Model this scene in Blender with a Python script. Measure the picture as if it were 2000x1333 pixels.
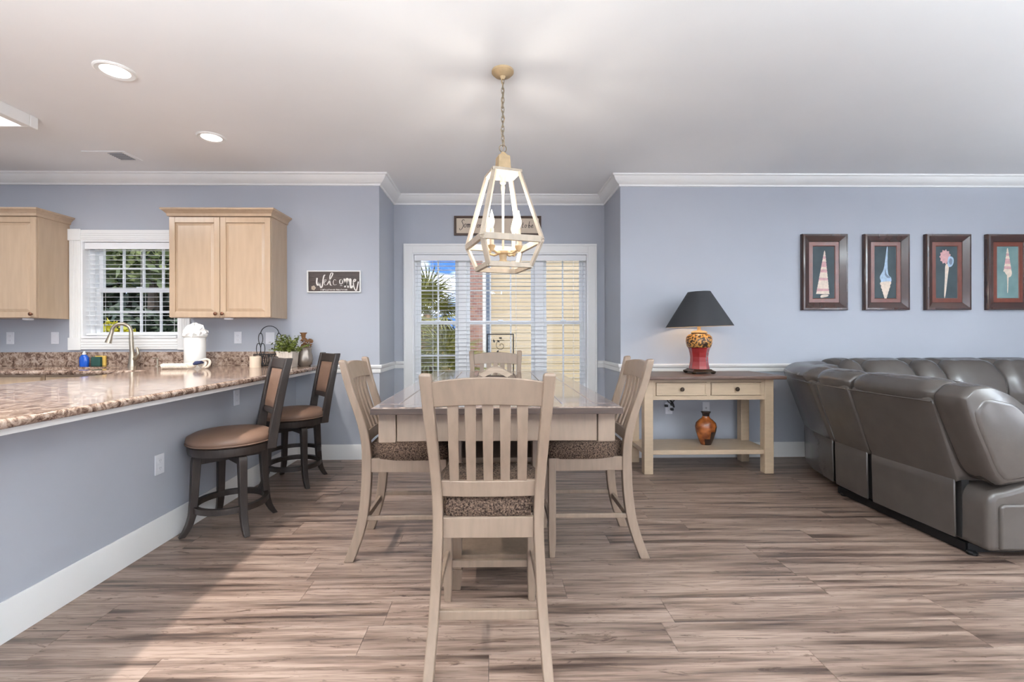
import bpy, bmesh, math, random
from mathutils import Vector, Matrix, noise

for o in list(bpy.data.objects):
    bpy.data.objects.remove(o)
SC = bpy.context.scene
COL = SC.collection
random.seed(7)
PI = math.pi

# ------------------------------------------------------------------ camera
cam_data = bpy.data.cameras.new('camera')
cam = bpy.data.objects.new('camera', cam_data)
COL.objects.link(cam)
cam_data.sensor_width = 36.0
cam_data.lens = 889.0 / 2000.0 * 36.0
cam_data.shift_x = 0.010
cam_data.shift_y = -0.00425
cam_data.clip_start = 0.05
cam_data.clip_end = 300
YAW = math.atan(14 / 889.0)
cam.matrix_world = (Matrix.Translation((0, 0, 1.2)) @ Matrix.Rotation(-YAW, 4, 'Z')
                    @ Matrix.Rotation(PI / 2, 4, 'X') @ Matrix.Rotation(-0.0023, 4, 'Z'))
SC.camera = cam

# ------------------------------------------------------------------ colour management
SC.view_settings.view_transform = 'Standard'
SC.view_settings.look = 'None'
SC.view_settings.exposure = 0.55
SC.view_settings.gamma = 1.0
SC.view_settings.use_curve_mapping = False


def lin(r, g, b):
    def f(c):
        c /= 255.0
        return c / 12.92 if c <= 0.04045 else ((c + 0.055) / 1.055) ** 2.4
    return (f(r), f(g), f(b), 1.0)


# ------------------------------------------------------------------ world: blue sky with loose clouds
W = bpy.data.worlds.new('sky')
SC.world = W
W.use_nodes = True
wn, wl = W.node_tree.nodes, W.node_tree.links
wn.clear()
w_out = wn.new('ShaderNodeOutputWorld')
w_bg = wn.new('ShaderNodeBackground')
w_tc = wn.new('ShaderNodeTexCoord')
w_map = wn.new('ShaderNodeMapping')
w_map.inputs['Scale'].default_value = (1.0, 1.0, 2.2)
w_no = wn.new('ShaderNodeTexNoise')
w_no.inputs['Scale'].default_value = 4.2
w_no.inputs['Detail'].default_value = 6
w_rp = wn.new('ShaderNodeValToRGB')
w_rp.color_ramp.elements[0].position = 0.46
w_rp.color_ramp.elements[0].color = tuple(c * 0.24 for c in lin(88, 138, 222)[:3]) + (1,)
w_rp.color_ramp.elements[1].position = 0.64
w_rp.color_ramp.elements[1].color = lin(235, 240, 248)
wl.new(w_tc.outputs['Generated'], w_map.inputs['Vector'])
wl.new(w_map.outputs['Vector'], w_no.inputs['Vector'])
wl.new(w_no.outputs['Fac'], w_rp.inputs['Fac'])
wl.new(w_rp.outputs['Color'], w_bg.inputs['Color'])
w_bg.inputs['Strength'].default_value = 4.5
wl.new(w_bg.outputs['Background'], w_out.inputs['Surface'])


def lamp(name, kind, loc, energy, color=(1, 1, 1), rot=(0, 0, 0), **kw):
    d = bpy.data.lights.new(name, kind)
    d.energy = energy
    d.color = color
    for k, v in kw.items():
        setattr(d, k, v)
    o = bpy.data.objects.new(name, d)
    o.location = loc
    o.rotation_euler = rot
    COL.objects.link(o)
    return o


# sun: high, from behind the house and a little to the right; lights the neighbour's wall
lamp('sun', 'SUN', (0, -20, 30), 2.4, (1.0, 0.95, 0.86),
     (math.radians(40), 0, math.radians(22)), angle=0.01)
# daylight through the glass doors of the rear wall and the windows of the right wall
RX0, RX1, RY0, YW, YB, CEIL = -5.4, 6.4, -4.5, 4.486, 5.136, 2.785
DAY = (0.95, 0.98, 1.0)
REAR_OPEN = [(-3.9, -1.5, 0.05, 2.15), (-0.6, 2.0, 0.05, 2.15), (3.0, 5.6, 0.05, 2.15)]
RIGHT_OPEN = [(-3.2, -1.4, 0.7, 2.15), (-0.4, 1.4, 0.7, 2.15)]
for i, (a, b, c, d) in enumerate(REAR_OPEN):
    lamp('daylight_rear', 'AREA', ((a + b) / 2, RY0 - 0.1, (c + d) / 2), 36, DAY,
         (math.radians(90), 0, 0), shape='RECTANGLE', size=b - a, size_y=d - c)
for i, (a, b, c, d) in enumerate(RIGHT_OPEN):
    lamp('daylight_right', 'AREA', (RX1 + 0.1, (a + b) / 2, (c + d) / 2), 30, DAY,
         (math.radians(90), 0, math.radians(90)), shape='RECTANGLE', size=b - a, size_y=d - c)


# ------------------------------------------------------------------ material helpers
MATS = {}


def nmat(name):
    m = bpy.data.materials.new(name)
    m.use_nodes = True
    nt = m.node_tree
    b = nt.nodes['Principled BSDF']
    MATS[name] = m
    return m, nt.nodes, nt.links, b


def setp(b, color=None, rough=None, metal=None, spec=None, coat=None, coat_r=None):
    if color is not None:
        b.inputs['Base Color'].default_value = color
    if rough is not None:
        b.inputs['Roughness'].default_value = rough
    if metal is not None:
        b.inputs['Metallic'].default_value = metal
    if spec is not None:
        b.inputs['Specular IOR Level'].default_value = spec
    if coat is not None:
        b.inputs['Coat Weight'].default_value = coat
    if coat_r is not None:
        b.inputs['Coat Roughness'].default_value = coat_r


def plain(name, rgb, rough=0.5, metal=0.0, spec=0.5, coat=0.0, coat_r=0.05, vary=0.06, scale=6.0, stretch=(1, 1, 1), bump=0.0, bscale=60.0):
    """colour with a little procedural unevenness and optional fine relief"""
    m, n, l, b = nmat(name)
    setp(b, lin(*rgb), rough, metal, spec, coat, coat_r)
    tc = n.new('ShaderNodeTexCoord')
    mp = n.new('ShaderNodeMapping')
    mp.inputs['Scale'].default_value = stretch
    l.new(tc.outputs['Object'], mp.inputs['Vector'])
    no = n.new('ShaderNodeTexNoise')
    no.inputs['Scale'].default_value = scale
    no.inputs['Detail'].default_value = 4
    l.new(mp.outputs['Vector'], no.inputs['Vector'])
    rp = n.new('ShaderNodeValToRGB')
    c = lin(*rgb)
    rp.color_ramp.elements[0].position = 0.3
    rp.color_ramp.elements[1].position = 0.7
    rp.color_ramp.elements[0].color = (c[0] * (1 - vary), c[1] * (1 - vary), c[2] * (1 - vary), 1)
    rp.color_ramp.elements[1].color = (min(1, c[0] * (1 + vary)), min(1, c[1] * (1 + vary)), min(1, c[2] * (1 + vary)), 1)
    l.new(no.outputs['Fac'], rp.inputs['Fac'])
    l.new(rp.outputs['Color'], b.inputs['Base Color'])
    if bump:
        n2 = n.new('ShaderNodeTexNoise')
        n2.inputs['Scale'].default_value = bscale
        n2.inputs['Detail'].default_value = 3
        l.new(mp.outputs['Vector'], n2.inputs['Vector'])
        bp = n.new('ShaderNodeBump')
        bp.inputs['Strength'].default_value = bump
        bp.inputs['Distance'].default_value = 0.004
        l.new(n2.outputs['Fac'], bp.inputs['Height'])
        l.new(bp.outputs['Normal'], b.inputs['Normal'])
    return m


def emis(name, rgb, strength):
    m, n, l, b = nmat(name)
    setp(b, lin(*rgb), 0.5)
    b.inputs['Emission Color'].default_value = lin(*rgb)
    b.inputs['Emission Strength'].default_value = strength
    return m


plain('wall_paint', (174, 178, 187), 0.55, vary=0.015, scale=2, bump=0.03, bscale=220)
plain('ceiling_paint', (240, 241, 242), 0.9, spec=0.2, vary=0.01, scale=2)
plain('trim_white', (236, 236, 234), 0.35, vary=0.01)
plain('vinyl_white', (240, 241, 242), 0.35, vary=0.01)
plain('blind_white', (238, 239, 240), 0.5, vary=0.01)
plain('cabinet_maple', (182, 158, 133), 0.2, vary=0.05, scale=5, stretch=(6, 6, 0.7))
plain('cream_wood', (132, 113, 97), 0.42, vary=0.10, scale=5, stretch=(8, 8, 1.2))
plain('cream_console', (186, 164, 138), 0.42, vary=0.06, scale=5, stretch=(2, 8, 8))
plain('brown_top', (92, 70, 60), 0.42, vary=0.22, scale=6, stretch=(1.2, 12, 12))
plain('table_edge', (62, 47, 39), 0.5, vary=0.25, scale=8, stretch=(1, 1, 12))
plain('dark_wood', (42, 34, 30), 0.42, vary=0.35, scale=9, stretch=(6, 6, 1))
plain('tan_vinyl', (114, 88, 72), 0.5, vary=0.06, bump=0.1, bscale=90)
plain('brass_dark', (70, 58, 48), 0.35, metal=0.8)
plain('knob_bronze', (105, 70, 52), 0.3, metal=0.7)
plain('nickel', (176, 166, 150), 0.28, metal=0.9)
plain('steel', (150, 150, 150), 0.3, metal=0.9)
plain('black_metal', (20, 20, 22), 0.4, metal=0.4)
plain('black_plastic', (16, 16, 17), 0.35)
plain('plate_white', (222, 224, 230), 0.4, vary=0.01)
plain('socket_grey', (176, 178, 184), 0.4)
plain('leather', (76, 70, 66), 0.24, vary=0.06, scale=9, bump=0.12, bscale=35)
plain('seam_black', (26, 24, 23), 0.6)
plain('shade_black', (46, 47, 50), 0.75, vary=0.05)
plain('shade_lining', (214, 190, 150), 0.7)
plain('lamp_red', (138, 36, 36), 0.25, vary=0.12, coat=0.4)
plain('frame_brown', (60, 34, 26), 0.25, vary=0.10, scale=5, stretch=(3, 3, 1), coat=0.4)
plain('frame_red', (102, 50, 36), 0.32, vary=0.16, scale=14)
plain('sign_dark', (76, 66, 62), 0.6, vary=0.2, scale=10, stretch=(1, 1, 9))
plain('sign_beige', (208, 192, 172), 0.6, vary=0.05)
plain('sign_frame_brown', (74, 56, 46), 0.5, vary=0.15)
plain('print_white', (226, 222, 216), 0.6, vary=0.06)
plain('print_dark', (58, 54, 50), 0.6)
plain('paper_white', (240, 240, 238), 0.85, vary=0.02)
plain('ceramic_white', (234, 234, 230), 0.25, vary=0.01)
plain('candle_cream', (226, 208, 186), 0.5)
plain('pot_whitewash', (206, 196, 184), 0.75, vary=0.14, scale=14, stretch=(10, 10, 1))
plain('pewter', (150, 140, 130), 0.25, metal=0.6, vary=0.2, scale=12)
plain('rope', (226, 214, 198), 0.85, vary=0.12, scale=30)
plain('navy_cloth', (44, 50, 84), 0.8)
plain('blue_soap', (22, 86, 190), 0.12, vary=0.15)
plain('sponge_green', (38, 74, 66), 0.9)
plain('sponge_yellow', (214, 178, 92), 0.9)
plain('terracotta', (214, 142, 110), 0.6, vary=0.25, scale=40)
plain('chandelier_cream', (180, 166, 148), 0.5, vary=0.12, scale=9, stretch=(3, 3, 1))
plain('chandelier_tan', (190, 164, 126), 0.5, vary=0.15, scale=20)
plain('antique_chain', (150, 138, 118), 0.4, metal=0.6)
plain('napkin_wood', (168, 150, 132), 0.55, vary=0.2, scale=8, stretch=(1, 8, 8))
plain('grass', (112, 128, 70), 0.9, vary=0.3, scale=3)
plain('palm_leaf', (132, 130, 66), 0.5, vary=0.3, scale=4)
plain('palm_dry', (196, 160, 96), 0.7, vary=0.25, scale=5)
plain('palm_trunk', (150, 120, 84), 0.9, vary=0.4, scale=14, bump=0.6, bscale=14)
plain('leaf_dark', (62, 74, 52), 0.6, vary=0.4, scale=2)
plain('leaf_mid', (100, 108, 62), 0.6, vary=0.4, scale=2)
plain('leaf_yellow', (222, 208, 44), 0.5, vary=0.25, scale=6)
plain('leaf_pot', (84, 94, 28), 0.5, vary=0.45, scale=40)
plain('leaf_brown', (130, 92, 58), 0.6, vary=0.3, scale=30)
plain('bark', (96, 82, 66), 0.9, vary=0.3)
plain('siding', (186, 166, 134), 0.7, vary=0.03)
plain('fascia_white', (232, 232, 228), 0.5)
plain('downspout_grey', (96, 104, 116), 0.4)
plain('foundation_grey', (120, 128, 138), 0.8, vary=0.15)
plain('roof_dark', (84, 80, 78), 0.9)
plain('grille_dark', (104, 104, 104), 0.6)
emis('bulb_glow', (255, 240, 214), 2.2)
emis('can_glow', (255, 252, 246), 3.0)
emis('tube_glow', (250, 252, 255), 2.2)


def mat_glass():
    m, n, l, b = nmat('glass')
    n.remove(b)
    out = n['Material Output']
    tr = n.new('ShaderNodeBsdfTransparent')
    gl = n.new('ShaderNodeBsdfGlossy')
    gl.inputs['Roughness'].default_value = 0.02
    mx = n.new('ShaderNodeMixShader')
    mx.inputs['Fac'].default_value = 0.008
    l.new(tr.outputs[0], mx.inputs[1])
    l.new(gl.outputs[0], mx.inputs[2])
    l.new(mx.outputs[0], out.inputs['Surface'])


mat_glass()


def mat_planks():
    m, n, l, b = nmat('plank')
    setp(b, rough=0.36, spec=0.45)
    tc = n.new('ShaderNodeTexCoord')
    oi = n.new('ShaderNodeObjectInfo')
    mul = n.new('ShaderNodeVectorMath')
    mul.operation = 'MULTIPLY_ADD'
    mul.inputs[1].default_value = (37.0, 91.0, 53.0)
    l.new(oi.outputs['Random'], mul.inputs[0])
    l.new(tc.outputs['Object'], mul.inputs[2])
    mp = n.new('ShaderNodeMapping')
    mp.inputs['Scale'].default_value = (0.75, 15.0, 1.0)
    l.new(mul.outputs[0], mp.inputs['Vector'])
    # broad dark streaks
    n1 = n.new('ShaderNodeTexNoise')
    n1.inputs['Scale'].default_value = 1.5
    n1.inputs['Detail'].default_value = 5
    n1.inputs['Roughness'].default_value = 0.55
    l.new(mp.outputs[0], n1.inputs['Vector'])
    r1 = n.new('ShaderNodeValToRGB')
    e = r1.color_ramp.elements
    e[0].position = 0.33
    e[0].color = lin(72, 58, 51)
    e[1].position = 0.46
    e[1].color = lin(127, 107, 95)
    e2 = r1.color_ramp.elements.new(0.62)
    e2.color = lin(160, 139, 126)
    l.new(n1.outputs['Fac'], r1.inputs['Fac'])
    # fine grain
    mp2 = n.new('ShaderNodeMapping')
    mp2.inputs['Scale'].default_value = (3.0, 75.0, 1.0)
    l.new(mul.outputs[0], mp2.inputs['Vector'])
    n2 = n.new('ShaderNodeTexNoise')
    n2.inputs['Scale'].default_value = 2.0
    n2.inputs['Detail'].default_value = 6
    n2.inputs['Distortion'].default_value = 0.6
    l.new(mp2.outputs[0], n2.inputs['Vector'])
    r2 = n.new('ShaderNodeValToRGB')
    r2.color_ramp.elements[0].position = 0.34
    r2.color_ramp.elements[0].color = (0.55, 0.50, 0.47, 1)
    r2.color_ramp.elements[1].position = 0.52
    r2.color_ramp.elements[1].color = (1, 1, 1, 1)
    l.new(n2.outputs['Fac'], r2.inputs['Fac'])
    # knots and swirls
    mp3 = n.new('ShaderNodeMapping')
    mp3.inputs['Scale'].default_value = (2.4, 10.0, 1.0)
    l.new(mul.outputs[0], mp3.inputs['Vector'])
    n3 = n.new('ShaderNodeTexNoise')
    n3.inputs['Scale'].default_value = 1.7
    n3.inputs['Detail'].default_value = 7
    n3.inputs['Roughness'].default_value = 0.7
    n3.inputs['Distortion'].default_value = 2.4
    l.new(mp3.outputs[0], n3.inputs['Vector'])
    r3 = n.new('ShaderNodeValToRGB')
    r3.color_ramp.elements[0].position = 0.345
    r3.color_ramp.elements[0].color = (0.34, 0.28, 0.25, 1)
    r3.color_ramp.elements[1].position = 0.415
    r3.color_ramp.elements[1].color = (1, 1, 1, 1)
    l.new(n3.outputs['Fac'], r3.inputs['Fac'])

    def mulc(a, bb, f=1.0):
        x = n.new('ShaderNodeMix')
        x.data_type = 'RGBA'
        x.blend_type = 'MULTIPLY'
        x.inputs['Factor'].default_value = f
        l.new(a, x.inputs[6])
        l.new(bb, x.inputs[7])
        return x.outputs[2]
    c = mulc(r1.outputs['Color'], r2.outputs['Color'], 0.95)
    c = mulc(c, r3.outputs['Color'], 0.9)
    # each plank a little lighter or darker
    hs = n.new('ShaderNodeHueSaturation')
    vr = n.new('ShaderNodeMapRange')
    vr.inputs['To Min'].default_value = 0.86
    vr.inputs['To Max'].default_value = 1.10
    l.new(oi.outputs['Random'], vr.inputs['Value'])
    l.new(vr.outputs[0], hs.inputs['Value'])
    l.new(c, hs.inputs['Color'])
    l.new(hs.outputs['Color'], b.inputs['Base Color'])
    rr = n.new('ShaderNodeMapRange')
    rr.inputs['To Min'].default_value = 0.28
    rr.inputs['To Max'].default_value = 0.5
    l.new(n1.outputs['Fac'], rr.inputs['Value'])
    l.new(rr.outputs[0], b.inputs['Roughness'])


mat_planks()


def mat_granite():
    m, n, l, b = nmat('granite')
    setp(b, rough=0.09, spec=0.28)
    tc = n.new('ShaderNodeTexCoord')
    n1 = n.new('ShaderNodeTexNoise')
    n1.inputs['Scale'].default_value = 24
    n1.inputs['Detail'].default_value = 8
    n1.inputs['Roughness'].default_value = 0.75
    n1.inputs['Distortion'].default_value = 0.8
    l.new(tc.outputs['Object'], n1.inputs['Vector'])
    r1 = n.new('ShaderNodeValToRGB')
    e = r1.color_ramp.elements
    e[0].position = 0.33
    e[0].color = lin(42, 33, 29)
    e[1].position = 0.44
    e[1].color = lin(108, 86, 74)
    for p, c in ((0.52, (158, 137, 122)), (0.60, (186, 168, 154)), (0.72, (134, 109, 93))):
        x = r1.color_ramp.elements.new(p)
        x.color = lin(*c)
    l.new(n1.outputs['Fac'], r1.inputs['Fac'])
    v = n.new('ShaderNodeTexVoronoi')
    v.inputs['Scale'].default_value = 70
    l.new(tc.outputs['Object'], v.inputs['Vector'])
    r2 = n.new('ShaderNodeValToRGB')
    r2.color_ramp.elements[0].position = 0.10
    r2.color_ramp.elements[0].color = (0.25, 0.2, 0.18, 1)
    r2.color_ramp.elements[1].position = 0.24
    r2.color_ramp.elements[1].color = (1, 1, 1, 1)
    l.new(v.outputs['Distance'], r2.inputs['Fac'])
    x = n.new('ShaderNodeMix')
    x.data_type = 'RGBA'
    x.blend_type = 'MULTIPLY'
    x.inputs['Factor'].default_value = 0.55
    l.new(r1.outputs['Color'], x.inputs[6])
    l.new(r2.outputs['Color'], x.inputs[7])
    l.new(x.outputs[2], b.inputs['Base Color'])


mat_granite()


def mat_weave():
    m, n, l, b = nmat('tweed')
    setp(b, rough=0.95, spec=0.1)
    tc = n.new('ShaderNodeTexCoord')
    mp = n.new('ShaderNodeMapping')
    mp.inputs['Scale'].default_value = (1, 1, 1)
    l.new(tc.outputs['Object'], mp.inputs['Vector'])
    v = n.new('ShaderNodeTexVoronoi')
    v.inputs['Scale'].default_value = 210
    l.new(mp.outputs[0], v.inputs['Vector'])
    n1 = n.new('ShaderNodeTexNoise')
    n1.inputs['Scale'].default_value = 150
    n1.inputs['Detail'].default_value = 3
    l.new(mp.outputs[0], n1.inputs['Vector'])
    r = n.new('ShaderNodeValToRGB')
    r.color_ramp.elements[0].position = 0.35
    r.color_ramp.elements[0].color = lin(38, 28, 24)
    r.color_ramp.elements[1].position = 0.66
    r.color_ramp.elements[1].color = lin(116, 96, 82)
    l.new(n1.outputs['Fac'], r.inputs['Fac'])
    l.new(r.outputs['Color'], b.inputs['Base Color'])
    bp = n.new('ShaderNodeBump')
    bp.inputs['Strength'].default_value = 0.8
    bp.inputs['Distance'].default_value = 0.004
    l.new(v.outputs['Distance'], bp.inputs['Height'])
    l.new(bp.outputs['Normal'], b.inputs['Normal'])


mat_weave()


def two_tone(name, a, c, scale, lo=0.45, hi=0.55, rough=0.4, noise_kind='ShaderNodeTexNoise', metal=0.0):
    m, n, l, b = nmat(name)
    setp(b, rough=rough, metal=metal)
    tc = n.new('ShaderNodeTexCoord')
    t = n.new(noise_kind)
    t.inputs['Scale'].default_value = scale
    l.new(tc.outputs['Object'], t.inputs['Vector'])
    r = n.new('ShaderNodeValToRGB')
    r.color_ramp.elements[0].position = lo
    r.color_ramp.elements[0].color = lin(*a)
    r.color_ramp.elements[1].position = hi
    r.color_ramp.elements[1].color = lin(*c)
    l.new(t.outputs[0], r.inputs['Fac'])
    l.new(r.outputs['Color'], b.inputs['Base Color'])
    return m


two_tone('lamp_gold_pattern', (44, 28, 20), (196, 142, 74), 60, 0.47, 0.53)
two_tone('vase_amber', (96, 46, 20), (168, 96, 48), 14, 0.35, 0.7, 0.22)
two_tone('art_teal', (34, 48, 54), (50, 66, 70), 6, 0.3, 0.7, 0.6)
two_tone('art_sea', (92, 120, 122), (118, 144, 142), 6, 0.3, 0.7, 0.6)
plain('shell_pink', (206, 160, 160), 0.6, vary=0.15, scale=40)
plain('shell_cream', (226, 208, 190), 0.6, vary=0.12, scale=40)
plain('shell_blue', (170, 192, 212), 0.6, vary=0.15, scale=40)
plain('shell_grey', (120, 132, 150), 0.6, vary=0.15, scale=40)
plain('vase_dark', (40, 28, 24), 0.22, vary=0.2)


def mat_brick():
    m, n, l, b = nmat('brick')
    setp(b, rough=0.9)
    tc = n.new('ShaderNodeTexCoord')
    mp = n.new('ShaderNodeMapping')
    mp.inputs['Rotation'].default_value = (PI / 2, 0, 0)
    l.new(tc.outputs['Object'], mp.inputs['Vector'])
    br = n.new('ShaderNodeTexBrick')
    br.inputs['Color1'].default_value = lin(160, 118, 100)
    br.inputs['Color2'].default_value = lin(132, 92, 80)
    br.inputs['Mortar'].default_value = lin(160, 150, 140)
    br.inputs['Scale'].default_value = 4.6
    l.new(mp.outputs[0], br.inputs['Vector'])
    l.new(br.outputs['Color'], b.inputs['Base Color'])


mat_brick()


def mat_tabletop():
    m, n, l, b = nmat('table_top')
    setp(b, rough=0.25, spec=0.6, coat=1.0, coat_r=0.06)
    tc = n.new('ShaderNodeTexCoord')
    oi = n.new('ShaderNodeObjectInfo')
    mul = n.new('ShaderNodeVectorMath')
    mul.operation = 'MULTIPLY_ADD'
    mul.inputs[1].default_value = (17.0, 31.0, 23.0)
    l.new(oi.outputs['Random'], mul.inputs[0])
    l.new(tc.outputs['Object'], mul.inputs[2])
    mp = n.new('ShaderNodeMapping')
    mp.inputs['Scale'].default_value = (14, 1.2, 14)
    l.new(mul.outputs[0], mp.inputs['Vector'])
    n1 = n.new('ShaderNodeTexNoise')
    n1.inputs['Scale'].default_value = 3
    n1.inputs['Detail'].default_value = 6
    l.new(mp.outputs[0], n1.inputs['Vector'])
    r = n.new('ShaderNodeValToRGB')
    r.color_ramp.elements[0].position = 0.32
    r.color_ramp.elements[0].color = lin(84, 66, 58)
    r.color_ramp.elements[1].position = 0.68
    r.color_ramp.elements[1].color = lin(150, 128, 114)
    l.new(n1.outputs['Fac'], r.inputs['Fac'])
    l.new(r.outputs['Color'], b.inputs['Base Color'])
    n2 = n.new('ShaderNodeTexNoise')
    n2.inputs['Scale'].default_value = 9
    n2.inputs['Detail'].default_value = 4
    l.new(mp.outputs[0], n2.inputs['Vector'])
    bp = n.new('ShaderNodeBump')
    bp.inputs['Strength'].default_value = 0.15
    bp.inputs['Distance'].default_value = 0.001
    l.new(n2.outputs['Fac'], bp.inputs['Height'])
    l.new(bp.outputs['Normal'], b.inputs['Normal'])


mat_tabletop()


# ------------------------------------------------------------------ mesh helpers
class MB:
    def __init__(s):
        s.v, s.f, s.m, s.mi = [], [], [], 0

    def face(s, idx):
        s.f.append(tuple(idx))
        s.m.append(s.mi)

    def box(s, x0, x1, y0, y1, z0, z1):
        n = len(s.v)
        s.v += [(x0, y0, z0), (x1, y0, z0), (x1, y1, z0), (x0, y1, z0),
                (x0, y0, z1), (x1, y0, z1), (x1, y1, z1), (x0, y1, z1)]
        for q in ((0, 3, 2, 1), (4, 5, 6, 7), (0, 1, 5, 4), (1, 2, 6, 5), (2, 3, 7, 6), (3, 0, 4, 7)):
            s.face([n + i for i in q])
        return s

    def loft(s, rings, caps=True, closed=False):
        """rings: equal-length lists of points, each ring a closed loop"""
        n0 = len(s.v)
        k = len(rings[0])
        for r in rings:
            s.v += [tuple(p) for p in r]
        R = len(rings)
        for i in range(R if closed else R - 1):
            a = n0 + i * k
            c = n0 + ((i + 1) % R) * k
            for j in range(k):
                j2 = (j + 1) % k
                s.face((a + j, a + j2, c + j2, c + j))
        if caps and not closed:
            s.face([n0 + j for j in reversed(range(k))])
            s.face([n0 + (R - 1) * k + j for j in range(k)])
        return s

    def prism(s, poly, axis, a, b):
        """poly of 2D points extruded along axis from a to b"""
        def P(p, t):
            if axis == 'x':
                return (t, p[0], p[1])
            if axis == 'y':
                return (p[0], t, p[1])
            return (p[0], p[1], t)
        return s.loft([[P(p, a) for p in poly], [P(p, b) for p in poly]])

    def lathe(s, prof, n=24, c=(0, 0, 0), squash=(1, 1), rot=0.0):
        rings = []
        for r, z in prof:
            rings.append([(c[0] + r * squash[0] * math.cos(rot + 2 * PI * i / n),
                           c[1] + r * squash[1] * math.sin(rot + 2 * PI * i / n), c[2] + z) for i in range(n)])
        return s.loft(rings)

    def tube(s, path, r, n=8, closed=False, squash=None):
        path = [Vector(p) for p in path]
        R = len(path)
        rings = []
        up = Vector((0, 0, 1))
        last = None
        for i, p in enumerate(path):
            if closed:
                t = (path[(i + 1) % R] - path[i - 1]).normalized()
            else:
                t = (path[min(i + 1, R - 1)] - path[max(i - 1, 0)]).normalized()
            if last is None:
                a = t.cross(up)
                if a.length < 1e-3:
                    a = t.cross(Vector((1, 0, 0)))
            else:
                a = last - t * last.dot(t)
            a.normalize()
            last = a.copy()
            b = t.cross(a)
            rr = r[i] if isinstance(r, (list, tuple)) else r
            rings.append([tuple(p + (a * math.cos(2 * PI * j / n) + b * math.sin(2 * PI * j / n)) * rr) for j in range(n)])
        return s.loft(rings, caps=not closed, closed=closed)

    def bar(s, p, q, w, h, up=(0, 0, 1)):
        """rectangular bar from p to q, width w (side), height h (up)"""
        p, q = Vector(p), Vector(q)
        t = (q - p).normalized()
        a = t.cross(Vector(up))
        if a.length < 1e-4:
            a = t.cross(Vector((1, 0, 0)))
        a.normalize()
        b = a.cross(t)
        rings = []
        for c in (p, q):
            rings.append([tuple(c + a * sx * w / 2 + b * sz * h / 2) for sx, sz in ((-1, -1), (1, -1), (1, 1), (-1, 1))])
        return s.loft(rings)

    def ball(s, c, r, n=12, k=8, sc=(1, 1, 1)):
        prof = [(max(1e-4, r * math.sin(PI * i / k)), -r * math.cos(PI * i / k)) for i in range(k + 1)]
        rings = [[(c[0] + a * sc[0] * math.cos(2 * PI * j / n), c[1] + a * sc[1] * math.sin(2 * PI * j / n), c[2] + z * sc[2])
                  for j in range(n)] for a, z in prof]
        return s.loft(rings)


def mk(name, mb, mats, parent=None, smooth=False, bevel=0.0, seg=2, loc=(0, 0, 0), rot=(0, 0, 0), angle=40):
    me = bpy.data.meshes.new(name)
    me.from_pydata(mb.v, [], mb.f)
    if isinstance(mats, str):
        mats = [mats]
    for x in mats:
        me.materials.append(MATS[x])
    if len(mats) > 1:
        me.polygons.foreach_set('material_index', mb.m)
    bm = bmesh.new()
    bm.from_mesh(me)
    bmesh.ops.recalc_face_normals(bm, faces=bm.faces)
    bm.to_mesh(me)
    bm.free()
    if smooth:
        me.polygons.foreach_set('use_smooth', [True] * len(me.polygons))
        try:
            me.set_sharp_from_angle(angle=math.radians(angle))
        except Exception:
            pass
    me.update()
    o = bpy.data.objects.new(name, me)
    COL.objects.link(o)
    o.location = loc
    o.rotation_euler = rot
    if parent:
        o.parent = parent
    if bevel:
        md = o.modifiers.new('bevel', 'BEVEL')
        md.width = bevel
        md.segments = seg
        md.limit_method = 'ANGLE'
        md.angle_limit = math.radians(40)
        md.harden_normals = False
    return o


def tag(o, label, cat, group=None, kind=None):
    o['label'] = label
    o['category'] = cat
    if group:
        o['group'] = group
    if kind:
        o['kind'] = kind
    return o


def thing(name, label, cat, loc=(0, 0, 0), rz=0.0, group=None, kind=None):
    o = bpy.data.objects.new(name, None)
    o.empty_display_size = 0.1
    COL.objects.link(o)
    o.location = loc
    o.rotation_euler = (0, 0, rz)
    return tag(o, label, cat, group, kind)


def part(o, label):
    o['label'] = label
    return o


def dup(root, loc, rz, label, group=None):
    r = root.copy()
    COL.objects.link(r)
    r.location = loc
    r.rotation_euler = (0, 0, rz)
    r['label'] = label
    if group:
        r['group'] = group
    for ch in list(root.children):
        c = ch.copy()
        COL.objects.link(c)
        c.parent = r
        for g in ch.children:
            d = g.copy()
            COL.objects.link(d)
            d.parent = c
    return r


def sweep(mb, path, prof, side=1.0):
    """sweep a (out, z) profile along a plan polyline with mitred corners; out is to the right of travel * side"""
    pts = [Vector((p[0], p[1])) for p in path]
    rings = []
    for i, p in enumerate(pts):
        dirs = []
        if i > 0:
            dirs.append((pts[i] - pts[i - 1]).normalized())
        if i < len(pts) - 1:
            dirs.append((pts[i + 1] - pts[i]).normalized())
        ns = [Vector((d.y, -d.x)) * side for d in dirs]
        if len(ns) == 2:
            m = (ns[0] + ns[1])
            m = m / m.dot(ns[0])
        else:
            m = ns[0]
        rings.append([(p.x + m.x * o, p.y + m.y * o, z) for o, z in prof])
    mb.loft(rings)
    return mb


# ================================================================== THE SETTING
T = 0.15
# ---- floor: sub-floor slab with laminate planks laid on it
fl = thing('floor', 'grey brown wood-look plank floor through dining and living room', 'floor', kind='structure')
mk('subfloor', MB().box(RX0 - T, RX1 + T, RY0 - T, YB + T, -0.16, -0.012), 'foundation_grey', fl)
PW, PL = 0.178, 1.22
plank_mesh = {}


def plank_mb(lx, ly):
    c = 0.0005
    g = 0.0006
    m = MB()
    a, b = lx / 2 - g, ly / 2 - g
    m.loft([[(-a, -b, -0.012), (a, -b, -0.012), (a, b, -0.012), (-a, b, -0.012)],
            [(-a, -b, -c), (a, -b, -c), (a, b, -c), (-a, b, -c)],
            [(-a + c, -b + c, 0), (a - c, -b + c, 0), (a - c, b - c, 0), (-a + c, b - c, 0)]])
    return m


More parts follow.
